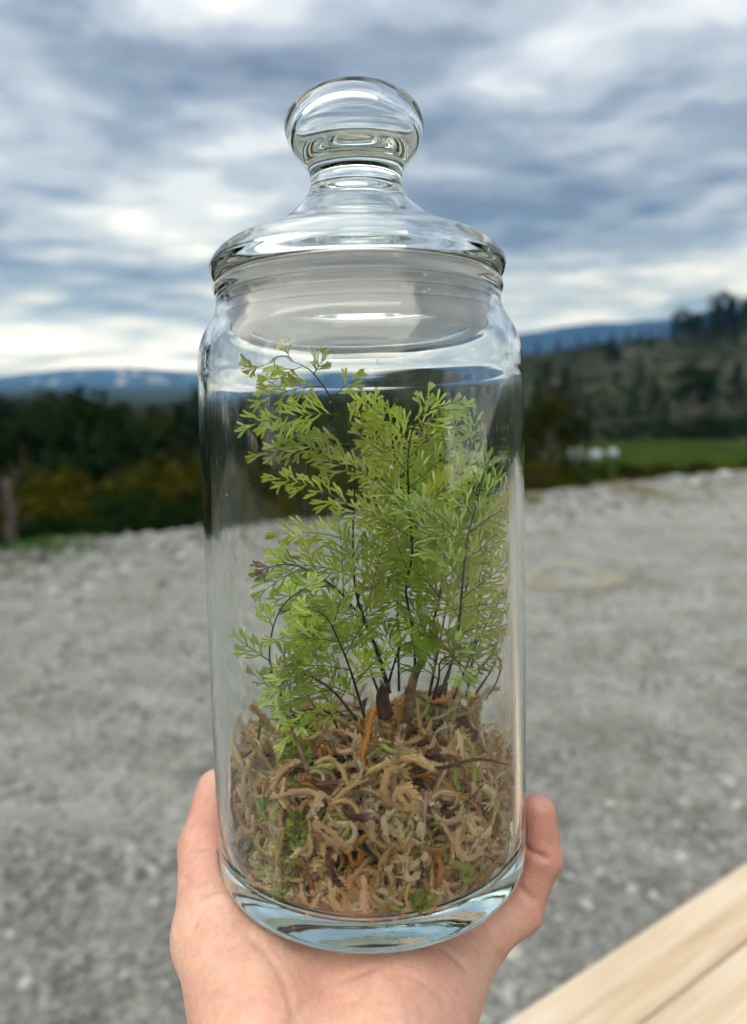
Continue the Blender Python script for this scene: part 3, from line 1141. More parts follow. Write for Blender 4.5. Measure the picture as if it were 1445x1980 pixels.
SEAL = [(36.95, 178), (36.95, 183.2), (38.2, 184.2), (41.6, 184.3), (42.6, 184.15), (41.8, 183.98), (40.2, 183.5), (38.3, 183.0), (38.0, 182.2), (38.2, 181.4), (39.9, 180.9), (40.2, 180.5),
        (39.8, 180.1), (38.2, 179.7), (38.0, 178.8), (38.2, 177.8), (39.9, 177.3), (40.1, 176.9), (39.7, 176.5), (38.2, 176.1), (38.0, 175.2), (38.2, 174.2), (39.4, 173.7), (39.6, 173.3), (39.2, 172.9),
        (38.2, 172.3), (37.6, 170.6), (36.6, 170.1), (34.6, 170.1), (33.6, 170.5), (33.7, 171.1), (34.6, 171.3), (36.2, 171.4), (36.9, 172.6)]
lathe('seal_ring', SEAL, m, lid, per=3, closed_axis=False)

m, t, out = new_mat('rib_shade_ring')  # dark rings painted in for shadow gaps and moisture where ribs meet glass
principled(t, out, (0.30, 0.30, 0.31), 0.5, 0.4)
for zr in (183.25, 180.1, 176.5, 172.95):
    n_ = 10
    lathe('rib_shade_ring', [(40.0 + 0.22 * math.cos(2 * PI * k / n_), zr + 0.16 * math.sin(2 * PI * k / n_)) for k in range(n_)], m, lid, per=1, closed_axis=False)

# ------------------------------------------------------------------ moss inside the jar
def moss_top(x, y):
    r_ = math.hypot(x, y) / 0.047
    h = 0.0435 - 0.008 * max(0, r_ - 0.4)
    h -= 0.009 * float(sstep(0.0, 0.035, y))
    h += 0.010 * math.exp(-((x - 0.030) ** 2 + (y - 0.020) ** 2) / 0.00020)
    h += 0.004 * math.exp(-((x - 0.002) ** 2 + (y + 0.040) ** 2) / 0.0006)
    h -= 0.004 * math.exp(-((x - 0.045) ** 2 + (y) ** 2) / 0.0003)
    h += 0.006 * mnoise.noise(Vector((x * 75, y * 75, 2.0)))
    return h


moss = thing('sphagnum_moss', 'dried tan sphagnum moss packed in the bottom of the jar', 'moss', matrix=JM)
M_MOSS, t, out = new_mat('dried_moss')
oi = N(t, 'ShaderNodeObjectInfo')
c = mixc(t, ramp(t, noise(t, coords(t), 260, 4, 0.6), [(0.3, (0, 0, 0)), (0.7, (1, 1, 1))]), mixc(t, 1.0, oi.outputs['Color'], (0.80, 0.74, 0.66), 'MULTIPLY'), oi.outputs['Color'])
d = N(t, 'ShaderNodeBsdfDiffuse')
L(t, c, d.inputs[0])
tl = N(t, 'ShaderNodeBsdfTranslucent')
L(t, c, tl.inputs[0])
ms = N(t, 'ShaderNodeMixShader', inp={0: 0.25})
L(t, d.outputs[0], ms.inputs[1])
L(t, tl.outputs[0], ms.inputs[2])
L(t, ms.outputs[0], out.inputs[0])
M_MOSS2, t, out = new_mat('dried_moss_mass')
c = N(t, 'ShaderNodeVertexColor', layer_name='Col').outputs[0]
d = N(t, 'ShaderNodeBsdfDiffuse')
L(t, c, d.inputs[0])
tl = N(t, 'ShaderNodeBsdfTranslucent')
L(t, c, tl.inputs[0])
ms = N(t, 'ShaderNodeMixShader', inp={0: 0.2})
L(t, d.outputs[0], ms.inputs[1])
L(t, tl.outputs[0], ms.inputs[2])
L(t, ms.outputs[0], out.inputs[0])
MOSS_COLS = [((0.94, 0.68, 0.34), 38), ((0.97, 0.82, 0.52), 32), ((0.68, 0.41, 0.18), 10), ((0.76, 0.37, 0.09), 9), ((0.64, 0.60, 0.20), 7),
             ((0.24, 0.12, 0.09), 5), ((0.90, 0.62, 0.40), 10), ((0.50, 0.58, 0.12), 4)]


def moss_col():
    r_ = random.uniform(0, sum(w for _, w in MOSS_COLS))
    for c_, w in MOSS_COLS:
        r_ -= w
        if r_ <= 0:
            k_ = random.uniform(0.75, 1.15)
            return tuple(v_ * k_ for v_ in c_)
    return MOSS_COLS[0][0]


def strand(seed, length, rad, leafy=1.0, st=17):
    """a curled sphagnum shoot: limp stem clothed in pointed papery leaves; about the origin, lying roughly along x"""
    random.seed(seed)
    p_ = Vector((0, 0, 0))
    d_ = Vector((1, 0, 0))
    curl = Vector((random.gauss(0, .3), random.gauss(0, .45), random.gauss(0, .75)))
    pts = []
    for i in range(st):
        pts.append(p_.copy())
        d_ = (d_ + curl.cross(d_) * 0.45 + Vector((random.gauss(0, .16), random.gauss(0, .16), random.gauss(0, .16)))).normalized()
        p_ = p_ + d_ * length / st
    cen = sum(pts, Vector()) / st
    pts = [q - cen for q in pts]
    mb_ = MB()
    rr = [rad * (0.45 + 0.55 * math.sin(PI * min(1, (i + 0.8) / st * 1.25) ** 0.7)) * random.uniform(.8, 1.15) for i in range(st)]
    rr[-1] *= 0.4
    mb_.tube(pts, [r_ * 0.70 for r_ in rr], 6)
    for i in range(st - 1):
        t_ = (pts[i + 1] - pts[i]).normalized()
        a = t_.orthogonal().normalized()
        b = t_.cross(a)
        for k_ in range(int(9 * leafy)):
            th = random.uniform(0, 2 * PI)
            o_ = a * math.cos(th) + b * math.sin(th)
            w_ = t_.cross(o_)
            base = pts[i].lerp(pts[i + 1], random.random()) + o_ * rr[i] * 0.4
            ln = rad * random.uniform(0.9, 2.0)
            dirn = (t_ * random.uniform(.6, 1.0) + o_ * random.uniform(0.2, 0.75)).normalized()
            wd = rad * random.uniform(.16, .32)
            mid = base + dirn * ln * 0.5 + o_ * 0.12 * ln
            mb_.add([base - w_ * wd * .7, base + w_ * wd * .7, mid + w_ * wd, base + dirn * ln - o_ * 0.1 * ln, mid - w_ * wd],
                    [(0, 1, 2, 4), (4, 2, 3)])
    return mb_


STR = []
for k in range(36):
    random.seed(300 + k)
    STR.append(strand(400 + k, random.uniform(0.015, 0.036), random.uniform(0.0009, 0.0016), 1.0))
STR_V = [np.array(q.v) for q in STR]
random.seed(31)


def conform(W, rmax=0.0471, zmin=0.0096):
    """press a strand against the inside of the glass and the floor"""
    W = W.copy()
    r_ = np.hypot(W[:, 0], W[:, 1])
    r0 = rmax - 0.0022
    k_ = np.where(r_ > r0, (r0 + (rmax - r0) * np.tanh((r_ - r0) / (rmax - r0) * 0.5)) / np.maximum(r_, 1e-6), 1.0)
    W[:, 0] *= k_
    W[:, 1] *= k_
    W[:, 2] = np.where(W[:, 2] < zmin + 0.001, zmin + 0.001 * np.exp((np.minimum(W[:, 2], zmin + 0.001) - zmin - 0.001) / 0.002), W[:, 2])
    return W


def moss_pose(region):
    """random position and rotation on the wall face or the top of the moss"""
    if region == 'wall':
        th = random.gauss(-PI / 2, 0.75)
        rad = random.uniform(0.0405, 0.046)
        x, y = rad * math.cos(th), rad * math.sin(th)
        z_ = random.uniform(0.0100, moss_top(x, y) + 0.001)
        n_ = Vector((math.cos(th), math.sin(th), 0))
    else:
        rad = 0.045 * math.sqrt(random.random())
        th = random.uniform(0, 2 * PI)
        x, y = rad * math.cos(th), rad * math.sin(th)
        z_ = moss_top(x, y) + random.uniform(-0.004, 0.002)
        n_ = Vector((0, 0, 1))
    tgt = Vector((random.gauss(0, 1), random.gauss(0, 1), random.gauss(0, .7)))
    tgt = (tgt - n_ * tgt.dot(n_) * 0.75).normalized()
    q = tgt.to_track_quat('X', 'Z').to_matrix() @ Matrix.Rotation(random.uniform(0, 6.28), 3, 'X')
    return Vector((x, y, z_)), q


for k in range(300):
    i = random.randrange(len(STR))
    pos, q = moss_pose('wall' if k < 190 else 'top')
    s = random.uniform(0.8, 1.25)
    W = conform(STR_V[i] @ np.array(q.transposed()) * s + np.array(pos))
    o = ob('moss_strand', mesh_np('moss_strand', W, STR[i].f, True), M_MOSS, moss)
    o.color = (*moss_col(), 1)

allv, allf, allc, base_i = [], [], [], 0
for k in range(850):
    i = random.randrange(len(STR))
    pos, q = moss_pose('wall' if random.random() < 0.6 else 'top')
    if random.random() < 0.3:
        th = random.uniform(0, 2 * PI)
        rr = random.uniform(0.036, 0.0455)
        pos = Vector((rr * math.cos(th), rr * math.sin(th), random.uniform(0.0105, 0.034)))
    else:
        kk = random.uniform(0.86, 0.96)
        pos = Vector((pos.x * kk, pos.y * kk, pos.z - random.uniform(0.0, 0.004)))
    s = random.uniform(0.6, 1.05)
    W = conform(STR_V[i] @ np.array(q.transposed()) * s + np.array(pos), 0.0466)
    allv.append(W)
    allf += [tuple(a + base_i for a in q_) for q_ in STR[i].f]
    c_ = moss_col()
    allc.append(np.tile(np.array(c_) * 0.9, (len(W), 1)))
    base_i += len(W)
ob('moss_strands', mesh_np('moss_strands', np.concatenate(allv), allf, True, np.concatenate(allc)), M_MOSS2, moss, kind='stuff')

# dark peaty core
vs, fs = [], []
nr, nth = 18, 64
ringz = []
for i in range(nr + 1):
    for k in range(nth):
        th = 2 * PI * k / nth
        if i <= 8:                                   # side wall
            z_ = 0.0096 + (0.030 - 0.0096) * i / 8
            r_ = 0.0405 + 0.0025 * mnoise.noise(Vector((math.cos(th) * 5, math.sin(th) * 5, z_ * 180)))
        else:
            r_ = 0.0405 * (1 - (i - 8) / (nr - 8) * 0.985)
            z_ = moss_top(r_ * math.cos(th), r_ * math.sin(th)) - 0.0045 + 0.001 * mnoise.noise(Vector((r_ * math.cos(th) * 200, r_ * math.sin(th) * 200, 0)))
        vs.append((r_ * math.cos(th), r_ * math.sin(th), z_))
for i in range(nr):
    for k in range(nth):
        fs.append((i * nth + k, i * nth + (k + 1) % nth, (i + 1) * nth + (k + 1) % nth, (i + 1) * nth + k))
fs.append(tuple(range(nth))[::-1])
fs.append(tuple(nr * nth + k for k in range(nth)))
m, t, out = new_mat('peat')
principled(t, out, ramp(t, noise(t, coords(t), 170, 5, 0.65), [(0.3, (0.03, 0.018, 0.014)), (0.55, (0.10, 0.06, 0.04)), (0.75, (0.22, 0.12, 0.06))]), 0.95, 0.1)
ob('peat_core', mesh_np('peat_core', vs, fs, True), m, moss)

# bright green living moss cushions
m, t, out = new_mat('living_moss')
principled(t, out, ramp(t, noise(t, coords(t), 500, 3), [(0.3, (0.10, 0.17, 0.02)), (0.7, (0.33, 0.46, 0.06))]), 0.8, 0.3)
M_LIVE = m
random.seed(77)
for (px, py, dpt, rx, rz, lb) in [(572, 1462, -.027, .0042, .0035, 'bright green moss cushion on top of the dry moss, left'),
                                  (545, 1708, -.0385, .0032, .0055, 'bright green moss tuft low against the glass, left'),
                                  (808, 1762, -.0425, .0026, .0022, 'small green moss spot at the bottom of the jar'),
                                  (527, 1560, -.037, .0025, .0035, 'yellow-green moss tuft midway up the left glass'),
                                  (585, 1590, -.040, .0022, .0042, 'upright yellow-green moss tip left of the jar centre'),
                                  (556, 1640, -.041, .0034, .0060, 'largest green moss patch at the lower left glass')]:
    p_ = jar_at(px, py, dpt)
    mb = MB()
    for k in range(150):
        v_ = Vector((random.gauss(0, 1), random.gauss(0, 1), random.gauss(0, 1))).normalized()
        q = Vector((v_.x * rx, v_.y * rx, v_.z * rz)) * random.uniform(.7, 1.0)
        a = (v_ + Vector((random.gauss(0, .3), random.gauss(0, .3), .5))).normalized()
        b = a.orthogonal().normalized() * 0.0006
        mb.add([q - b, q + b * 1.0 + a * .0004, q + a * 0.0016, q - b * .6 + a * .0009], [(0, 1, 2, 3)])
    r_ = math.hypot(p_.x, p_.y)
    p_.z = max(p_.z, 0.0115 + rz)
    lim = 0.0474 - rx * 0.5
    if r_ > 0.036:                                   # those seen against the glass are pressed flat on it
        p_.x *= lim / r_
        p_.y *= lim / r_
    W = np.array(mb.v) + np.array(p_)
    rr_ = np.hypot(W[:, 0], W[:, 1])
    kk_ = np.minimum(1.0, (0.0473 - 0.0003 * np.exp(-np.maximum(rr_ - 0.0473, 0) / 0.002)) / np.maximum(rr_, 1e-6))
    W[:, 0] *= kk_
    W[:, 1] *= kk_
    mb.v = [tuple(q) for q in W]
    o = mb.build('moss_cushion', M_LIVE, smooth=False, label=lb, cat='moss')
    o.matrix_world = JM

# twigs, roots and a stub of bark in the moss
M_TWIG, t, out = new_mat('dark_twig')
principled(t, out, ramp(t, noise(t, coords(t), 300, 3), [(0.3, (0.030, 0.018, 0.014)), (0.7, (0.09, 0.05, 0.035))]), 0.7, 0.3)
M_RED, t, out = new_mat('red_twig')
principled(t, out, (0.16, 0.055, 0.035), 0.6, 0.3)
M_STUB, t, out = new_mat('bark_stub')
principled(t, out, ramp(t, noise(t, coords(t), 300, 4), [(0.3, (0.10, 0.055, 0.03)), (0.7, (0.40, 0.27, 0.16))]), 0.8, 0.2)


def twig(pxs, rad, mat_, label, name='twig', cat='twig', rmax=0.0462):
    pts = []
    for (x, y, d_) in pxs:
        q = jar_at(x, y, d_)
        r_ = math.hypot(q.x, q.y)
        if r_ > rmax:
            q.x *= rmax / r_
            q.y *= rmax / r_
        pts.append(q)
    pts = catmull(pts, 6)
    n_ = len(pts)
    mb_ = MB()
    mb_.tube(pts, [rad * (1 - 0.6 * i / n_) for i in range(n_)], 6)
    o_ = mb_.build(name, mat_, label=label, cat=cat)
    o_.matrix_world = JM
    return o_


twig([(447, 1560, -.012), (452, 1510, -.014), (470, 1470, -.018), (498, 1440, -.02), (505, 1400, -.02)], 0.00075, M_RED, 'reddish curved twig standing at the left glass')
twig([(790, 1602, -.042), (850, 1575, -.041), (905, 1545, -.0385), (940, 1520, -.036)], 0.0005, M_TWIG, 'thin dark slanting twig in the right of the moss')
twig([(800, 1490, -.04), (860, 1480, -.038), (920, 1465, -.034), (985, 1478, -.02)], 0.00065, M_TWIG, 'long dark twig lying on top of the moss, right')
twig([(780, 1430, -.004), (790, 1370, -.006), (800, 1310, -.008), (822, 1268, -.01)], 0.0022, M_STUB, 'stub of pale brown bark between the fern stems', 'bark_stub', 'bark')
twig([(915, 1310, -.004), (935, 1285, -.002), (958, 1264, .0), (972, 1285, .0), (962, 1320, .0), (940, 1352, -.002)], 0.00055, M_TWIG, 'dry curled root loop at the right glass')
twig([(922, 1340, .004), (950, 1300, .006), (966, 1270, .006), (955, 1262, .004)], 0.00045, M_TWIG, 'dry curled root crossing the loop at the right')
twig([(598, 1490, -.034), (580, 1440, -.03), (562, 1400, -.026), (556, 1380, -.024)], 0.00075, M_STUB, 'pale straw leaning up on the left of the moss')
twig([(615, 1515, -.04), (650, 1510, -.0405), (680, 1520, -.041), (705, 1512, -.041)], 0.0008, M_RED, 'short red-brown twig on the front of the moss')
twig([(690, 1580, -.0445), (705, 1630, -.0445), (735, 1665, -.0445), (750, 1700, -.044)], 0.0008, M_TWIG, 'bent dark twig pressed to the front glass')
twig([(745, 1380, -.012), (740, 1345, -.014), (748, 1322, -.016)], 0.0028, M_TWIG, 'blackened dead stump at the foot of the fern', 'stump', 'stump')

# ------------------------------------------------------------------ the fern
M_RACHIS, t, out = new_mat('fern_rachis')
principled(t, out, (0.13, 0.15, 0.035), 0.5, 0.3)
M_STIPE, t, out = new_mat('fern_stipe')
principled(t, out, (0.030, 0.022, 0.015), 0.5, 0.4)
M_FERN, t, out = new_mat('fern_leaf')
oi = N(t, 'ShaderNodeObjectInfo')
nz = noise(t, coords(t), 120, 3)
c = mixc(t, nz, (0.37, 0.55, 0.045), (0.70, 0.86, 0.14))
c = mixc(t, 1.0, c, oi.outputs['Color'], 'MULTIPLY')
d = N(t, 'ShaderNodeBsdfDiffuse')
L(t, c, d.inputs[0])
tl = N(t, 'ShaderNodeBsdfTranslucent')
L(t, mixc(t, 1.0, c, (1.0, 1.05, 0.55), 'MULTIPLY'), tl.inputs[0])
ms = N(t, 'ShaderNodeMixShader', inp={0: 0.46})
L(t, d.outputs[0], ms.inputs[1])
L(t, tl.outputs[0], ms.inputs[2])
gl = N(t, 'ShaderNodeBsdfGlossy', inp={'Roughness': 0.38})
ms2 = N(t, 'ShaderNodeMixShader', inp={0: 0.10})
L(t, ms.outputs[0], ms2.inputs[1])
L(t, gl.outputs[0], ms2.inputs[2])
L(t, ms2.outputs[0], out.inputs[0])

FERN_R = 0.0455


def squeeze(v_):
    r_ = math.hypot(v_.x, v_.y)
    if r_ > 0.040:
        r2 = 0.040 + (FERN_R - 0.040) * math.tanh((r_ - 0.040) / (FERN_R - 0.040))
        return Vector((v_.x * r2 / r_, v_.y * r2 / r_, v_.z))
    return v_


def lobe(mb_, p_, d_, nrm, ln, w):
    """strap-shaped lobe with rounded tip, folded a little along its vein"""
    side = d_.cross(nrm).normalized()
    cur = random.uniform(-0.5, 0.5)
    drop = random.uniform(-0.15, 0.45)
    vs = []
    for s, ww in ((0, .30), (.35, .72), (.72, 1.0), (.93, .72), (1.0, .25)):
        c_ = p_ + d_ * ln * s + side * cur * ln * s * s * 0.5 - nrm * drop * ln * s * s
        vs += [squeeze(c_ - side * w * ww * .5 + nrm * w * .16 * ww), squeeze(c_), squeeze(c_ + side * w * ww * .5 + nrm * w * .16 * ww)]
    fs = []
    for i in range(4):
        a = i * 3
        fs += [(a, a + 1, a + 4, a + 3), (a + 1, a + 2, a + 5, a + 4)]
    mb_.add(vs, fs)


def pinnule(mb_, p_, d_, nrm, ln, n_l, w):
    """wedge that forks and forks again into narrow straps, all about in one plane"""
    side = d_.cross(nrm).normalized()

    def fork(q, ang, l_, depth, ww):
        dd = (d_ * math.cos(ang) + side * math.sin(ang)).normalized()
        nn = (nrm + side * random.uniform(-.4, .4)).normalized()
        if depth == 0:
            lobe(mb_, q, dd, nn, l_ * random.uniform(.85, 1.25), ww)
            return
        lobe(mb_, q - dd * l_ * .1, dd, nn, l_ * 0.8, ww * 0.75)
        e = q + dd * l_ * 0.45
        sp = random.uniform(.15, .27)
        fork(e, ang - sp, l_ * 0.95, depth - 1, ww)
        fork(e, ang + sp, l_ * 0.95, depth - 1 if random.random() < .6 else 0, ww)

    fork(p_, 0.0, ln * 0.5, 2 if n_l > 2 else 1, w)


def frond(fern, pxs, Lmax, s0, lean, tint, n_p=None, w=0.00080, right=1.0, left=1.0, ang=(0.62, 0.92), brown=False):
    pts = [jar_at(x, y, d_ * 0.001) for (x, y, d_) in pxs]
    for q in pts:
        r_ = math.hypot(q.x, q.y)
        if r_ > 0.043:
            q.x *= 0.043 / r_
            q.y *= 0.043 / r_
    cur = catmull(pts, 8)
    acc = [0.0]
    for i in range(1, len(cur)):
        acc.append(acc[-1] + (cur[i] - cur[i - 1]).length)
    tot = acc[-1]
    mb_ = MB()
    mb_.tube(cur, [0.00052 * (1 - 0.70 * a / tot) for a in acc], 6)
    st_ = mb_.build('frond', M_STIPE, fern)

    def at(s):
        s = min(max(s, 0), 0.9999) * tot
        for i in range(1, len(acc)):
            if acc[i] >= s:
                k_ = (s - acc[i - 1]) / max(acc[i] - acc[i - 1], 1e-9)
                return cur[i - 1].lerp(cur[i], k_), (cur[i] - cur[i - 1]).normalized()
        return cur[-1], (cur[-1] - cur[-2]).normalized()

    n_p = n_p or max(6, int(tot * (1 - s0) / 0.0050))
    for k_ in range(n_p + 1):
        u_ = k_ / n_p
        s = s0 + (1 - s0) * u_ ** 0.88
        p_, t_ = at(s)
        face = (CAM_L - p_)
        face.z *= 0.3
        face = (face.normalized() + Vector((lean, 0, 0.25)) + Vector((random.gauss(0, .25), random.gauss(0, .25), random.gauss(0, .2)))).normalized()
        nrm = (face - t_ * face.dot(t_)).normalized()
        sd = t_.cross(nrm).normalized() * (1 if k_ % 2 else -1)
        pd0 = sd
        prof = (0.42 + 0.58 * math.sin(PI * min(1, 0.18 + u_ * 0.62))) * (1 - u_ ** 3.2) + 0.22
        ln = Lmax * 0.00116 * prof * random.uniform(.78, 1.12)
        ln *= 1 - 0.45 * float(sstep(0.68, 0.95, u_))
        if u_ > 0.55 and pd0.z > 0.2:
            ln *= 0.62
        if sd.x < 0:
            ln *= left
        if sd.x > 0 and right < 1:
            ln *= 1 - (1 - right) * float(sstep(0.25, 0.5, u_))
        mb_ = MB()
        if k_ == n_p:
            pd = t_
        else:
            a_ = random.uniform(*ang)
            pd = (t_ * math.cos(a_) + sd * math.sin(a_)).normalized()
        n_s = max(3, int(ln / 0.0026))
        ps = side_p = p_
        dd = pd.copy()
        path = []
        sag = random.uniform(0.03, 0.12)
        tw = random.uniform(-.12, .12)
        for j in range(n_s + 1):
            path.append((ps.copy(), dd.copy()))
            ps = ps + dd * ln / n_s
            dd = (dd + t_ * 0.03 + Vector((0, 0, -sag)) + nrm * tw * 0.4).normalized()
        mb_.tube([squeeze(a[0]) for a in path], [0.00024 * (1 - .6 * j / n_s) for j in range(n_s + 1)], 4)
        n_stalk = len(mb_.f)
        for j in range(1, n_s + 1):
            q, qd = path[j]
            nn = (nrm - qd * nrm.dot(qd)).normalized()
            ss = qd.cross(nn).normalized()
            v_ = j / n_s
            pl = 0.0110 * (1 - 0.42 * v_) * random.uniform(.8, 1.15) * min(1.0, 0.55 + ln / 0.028)
            if j == n_s:
                pinnule(mb_, q, qd, nn, pl * 1.05, 4, w)
            else:
                sg = 1 if j % 2 else -1
                for sgn in ((sg,) if random.random() < 0.25 else (sg, -sg)):
                    a_ = random.uniform(.50, .80)
                    d2 = (qd * math.cos(a_) + ss * sgn * math.sin(a_)).normalized()
                    pinnule(mb_, q, d2, (nn + ss * sgn * 0.15).normalized(), pl * (1.0 if sgn == sg else .8), random.choice((2, 3, 3, 4)), w)
        o_ = mb_.build('pinna', M_FERN, st_, smooth=True)
        o_.data.materials.append(M_RACHIS)
        for q_ in range(n_stalk):
            o_.data.polygons[q_].material_index = 1
        kk = random.uniform(.62, 1.16) * (0.82 + 0.26 * u_)
        yl = random.uniform(-.06, .12)
        kk *= 1.13
        o_.color = (tint[0] * kk * (1 + yl), tint[1] * kk, tint[2] * kk * (1 - yl), 1)
        if brown and k_ == n_p:
            o_.color = (0.40, 0.19, 0.50, 1)
    return st_


random.seed(2024)
fern = thing('filmy_fern', 'bright green lacy fern with dark wiry stems growing inside the jar', 'fern', matrix=JM)
YG, GR, PALE, DEEP = (1.05, 1.0, .8), (.86, .95, .75), (1.15, 1.14, 1.3), (.62, .78, .6)
frond(fern, [(752, 1340, 3), (722, 1240, 2), (690, 1150, 0), (683, 1050, -2), (685, 896, -2), (662, 823, -3), (639, 768, -4), (612, 727, -5), (585, 700, -6), (548, 684, -8),
             (503, 700, -10)], 27, .22, -.1, YG, right=.5, left=.82, ang=(0.95, 1.3))
frond(fern, [(800, 1340, -6), (802, 1240, -6), (785, 1140, -8), (797, 1069, -10), (790, 960, -10), (790, 868, -12), (806, 812, -12), (838, 790, -12), (870, 780, -12)], 19, .28, .1, YG)
frond(fern, [(772, 1335, 8), (768, 1100, 14), (763, 914, 14), (757, 840, 14), (748, 808, 12), (735, 798, 10)], 14, .45, 0, YG)
frond(fern, [(860, 1345, 8), (895, 1180, 12), (922, 1037, 12), (925, 960, 10), (916, 882, 8), (894, 846, 5), (866, 826, 2), (838, 838, 0)], 18, .34, .3, YG, brown=True)
frond(fern, [(850, 1345, -8), (880, 1250, -14), (893, 1130, -17), (903, 1040, -17), (922, 965, -15), (935, 912, -12)], 21, .22, .2, GR)
frond(fern, [(755, 1338, -4), (726, 1246, -8), (690, 1182, -10), (644, 1132, -14), (589, 1098, -16), (555, 1090, -18), (525, 1095, -18)], 18, .30, -.2, PALE, brown=True, left=.75)
frond(fern, [(622, 1425, -12), (560, 1370, -17), (526, 1290, -20), (528, 1222, -21), (550, 1168, -21), (588, 1138, -21)], 19, .14, -.3, GR, left=.4)
frond(fern, [(705, 1385, -14), (680, 1300, -22), (655, 1235, -26), (630, 1190, -27), (600, 1175, -26)], 19, .18, -.2, PALE, left=.8)
frond(fern, [(690, 1390, -12), (650, 1340, -20), (610, 1310, -24), (572, 1300, -25), (545, 1325, -24)], 16, .15, -.2, PALE, left=.7)
frond(fern, [(745, 1345, 0), (760, 1290, -4), (775, 1250, -8), (800, 1238, -10)], 10, .4, 0, GR)
frond(fern, [(838, 1350, -10), (848, 1310, -16), (850, 1280, -20), (870, 1268, -23), (895, 1290, -25)], 13, .35, .1, DEEP)
frond(fern, [(878, 1350, 4), (915, 1260, 2), (945, 1200, -2), (965, 1165, -4)], 16, .25, .4, YG)
frond(fern, [(905, 1345, 14), (930, 1200, 18), (952, 1080, 18), (962, 1000, 16), (955, 950, 14)], 14, .35, .4, YG)
frond(fern, [(785, 1340, -2), (838, 1200, -4), (858, 1100, -2), (865, 1000, 0), (866, 920, 2), (850, 862, 2)], 21, .25, .1, GR)
frond(fern, [(830, 1345, 2), (855, 1220, 4), (870, 1140, 6), (880, 1080, 8)], 17, .3, .1, DEEP)
frond(fern, [(735, 1345, 6), (705, 1260, 8), (690, 1180, 8), (712, 1100, 8), (735, 1040, 6)], 17, .3, 0, DEEP)
frond(fern, [(655, 1420, -8), (640, 1380, -14), (600, 1370, -20), (560, 1385, -22)], 11, .3, -.2, GR)


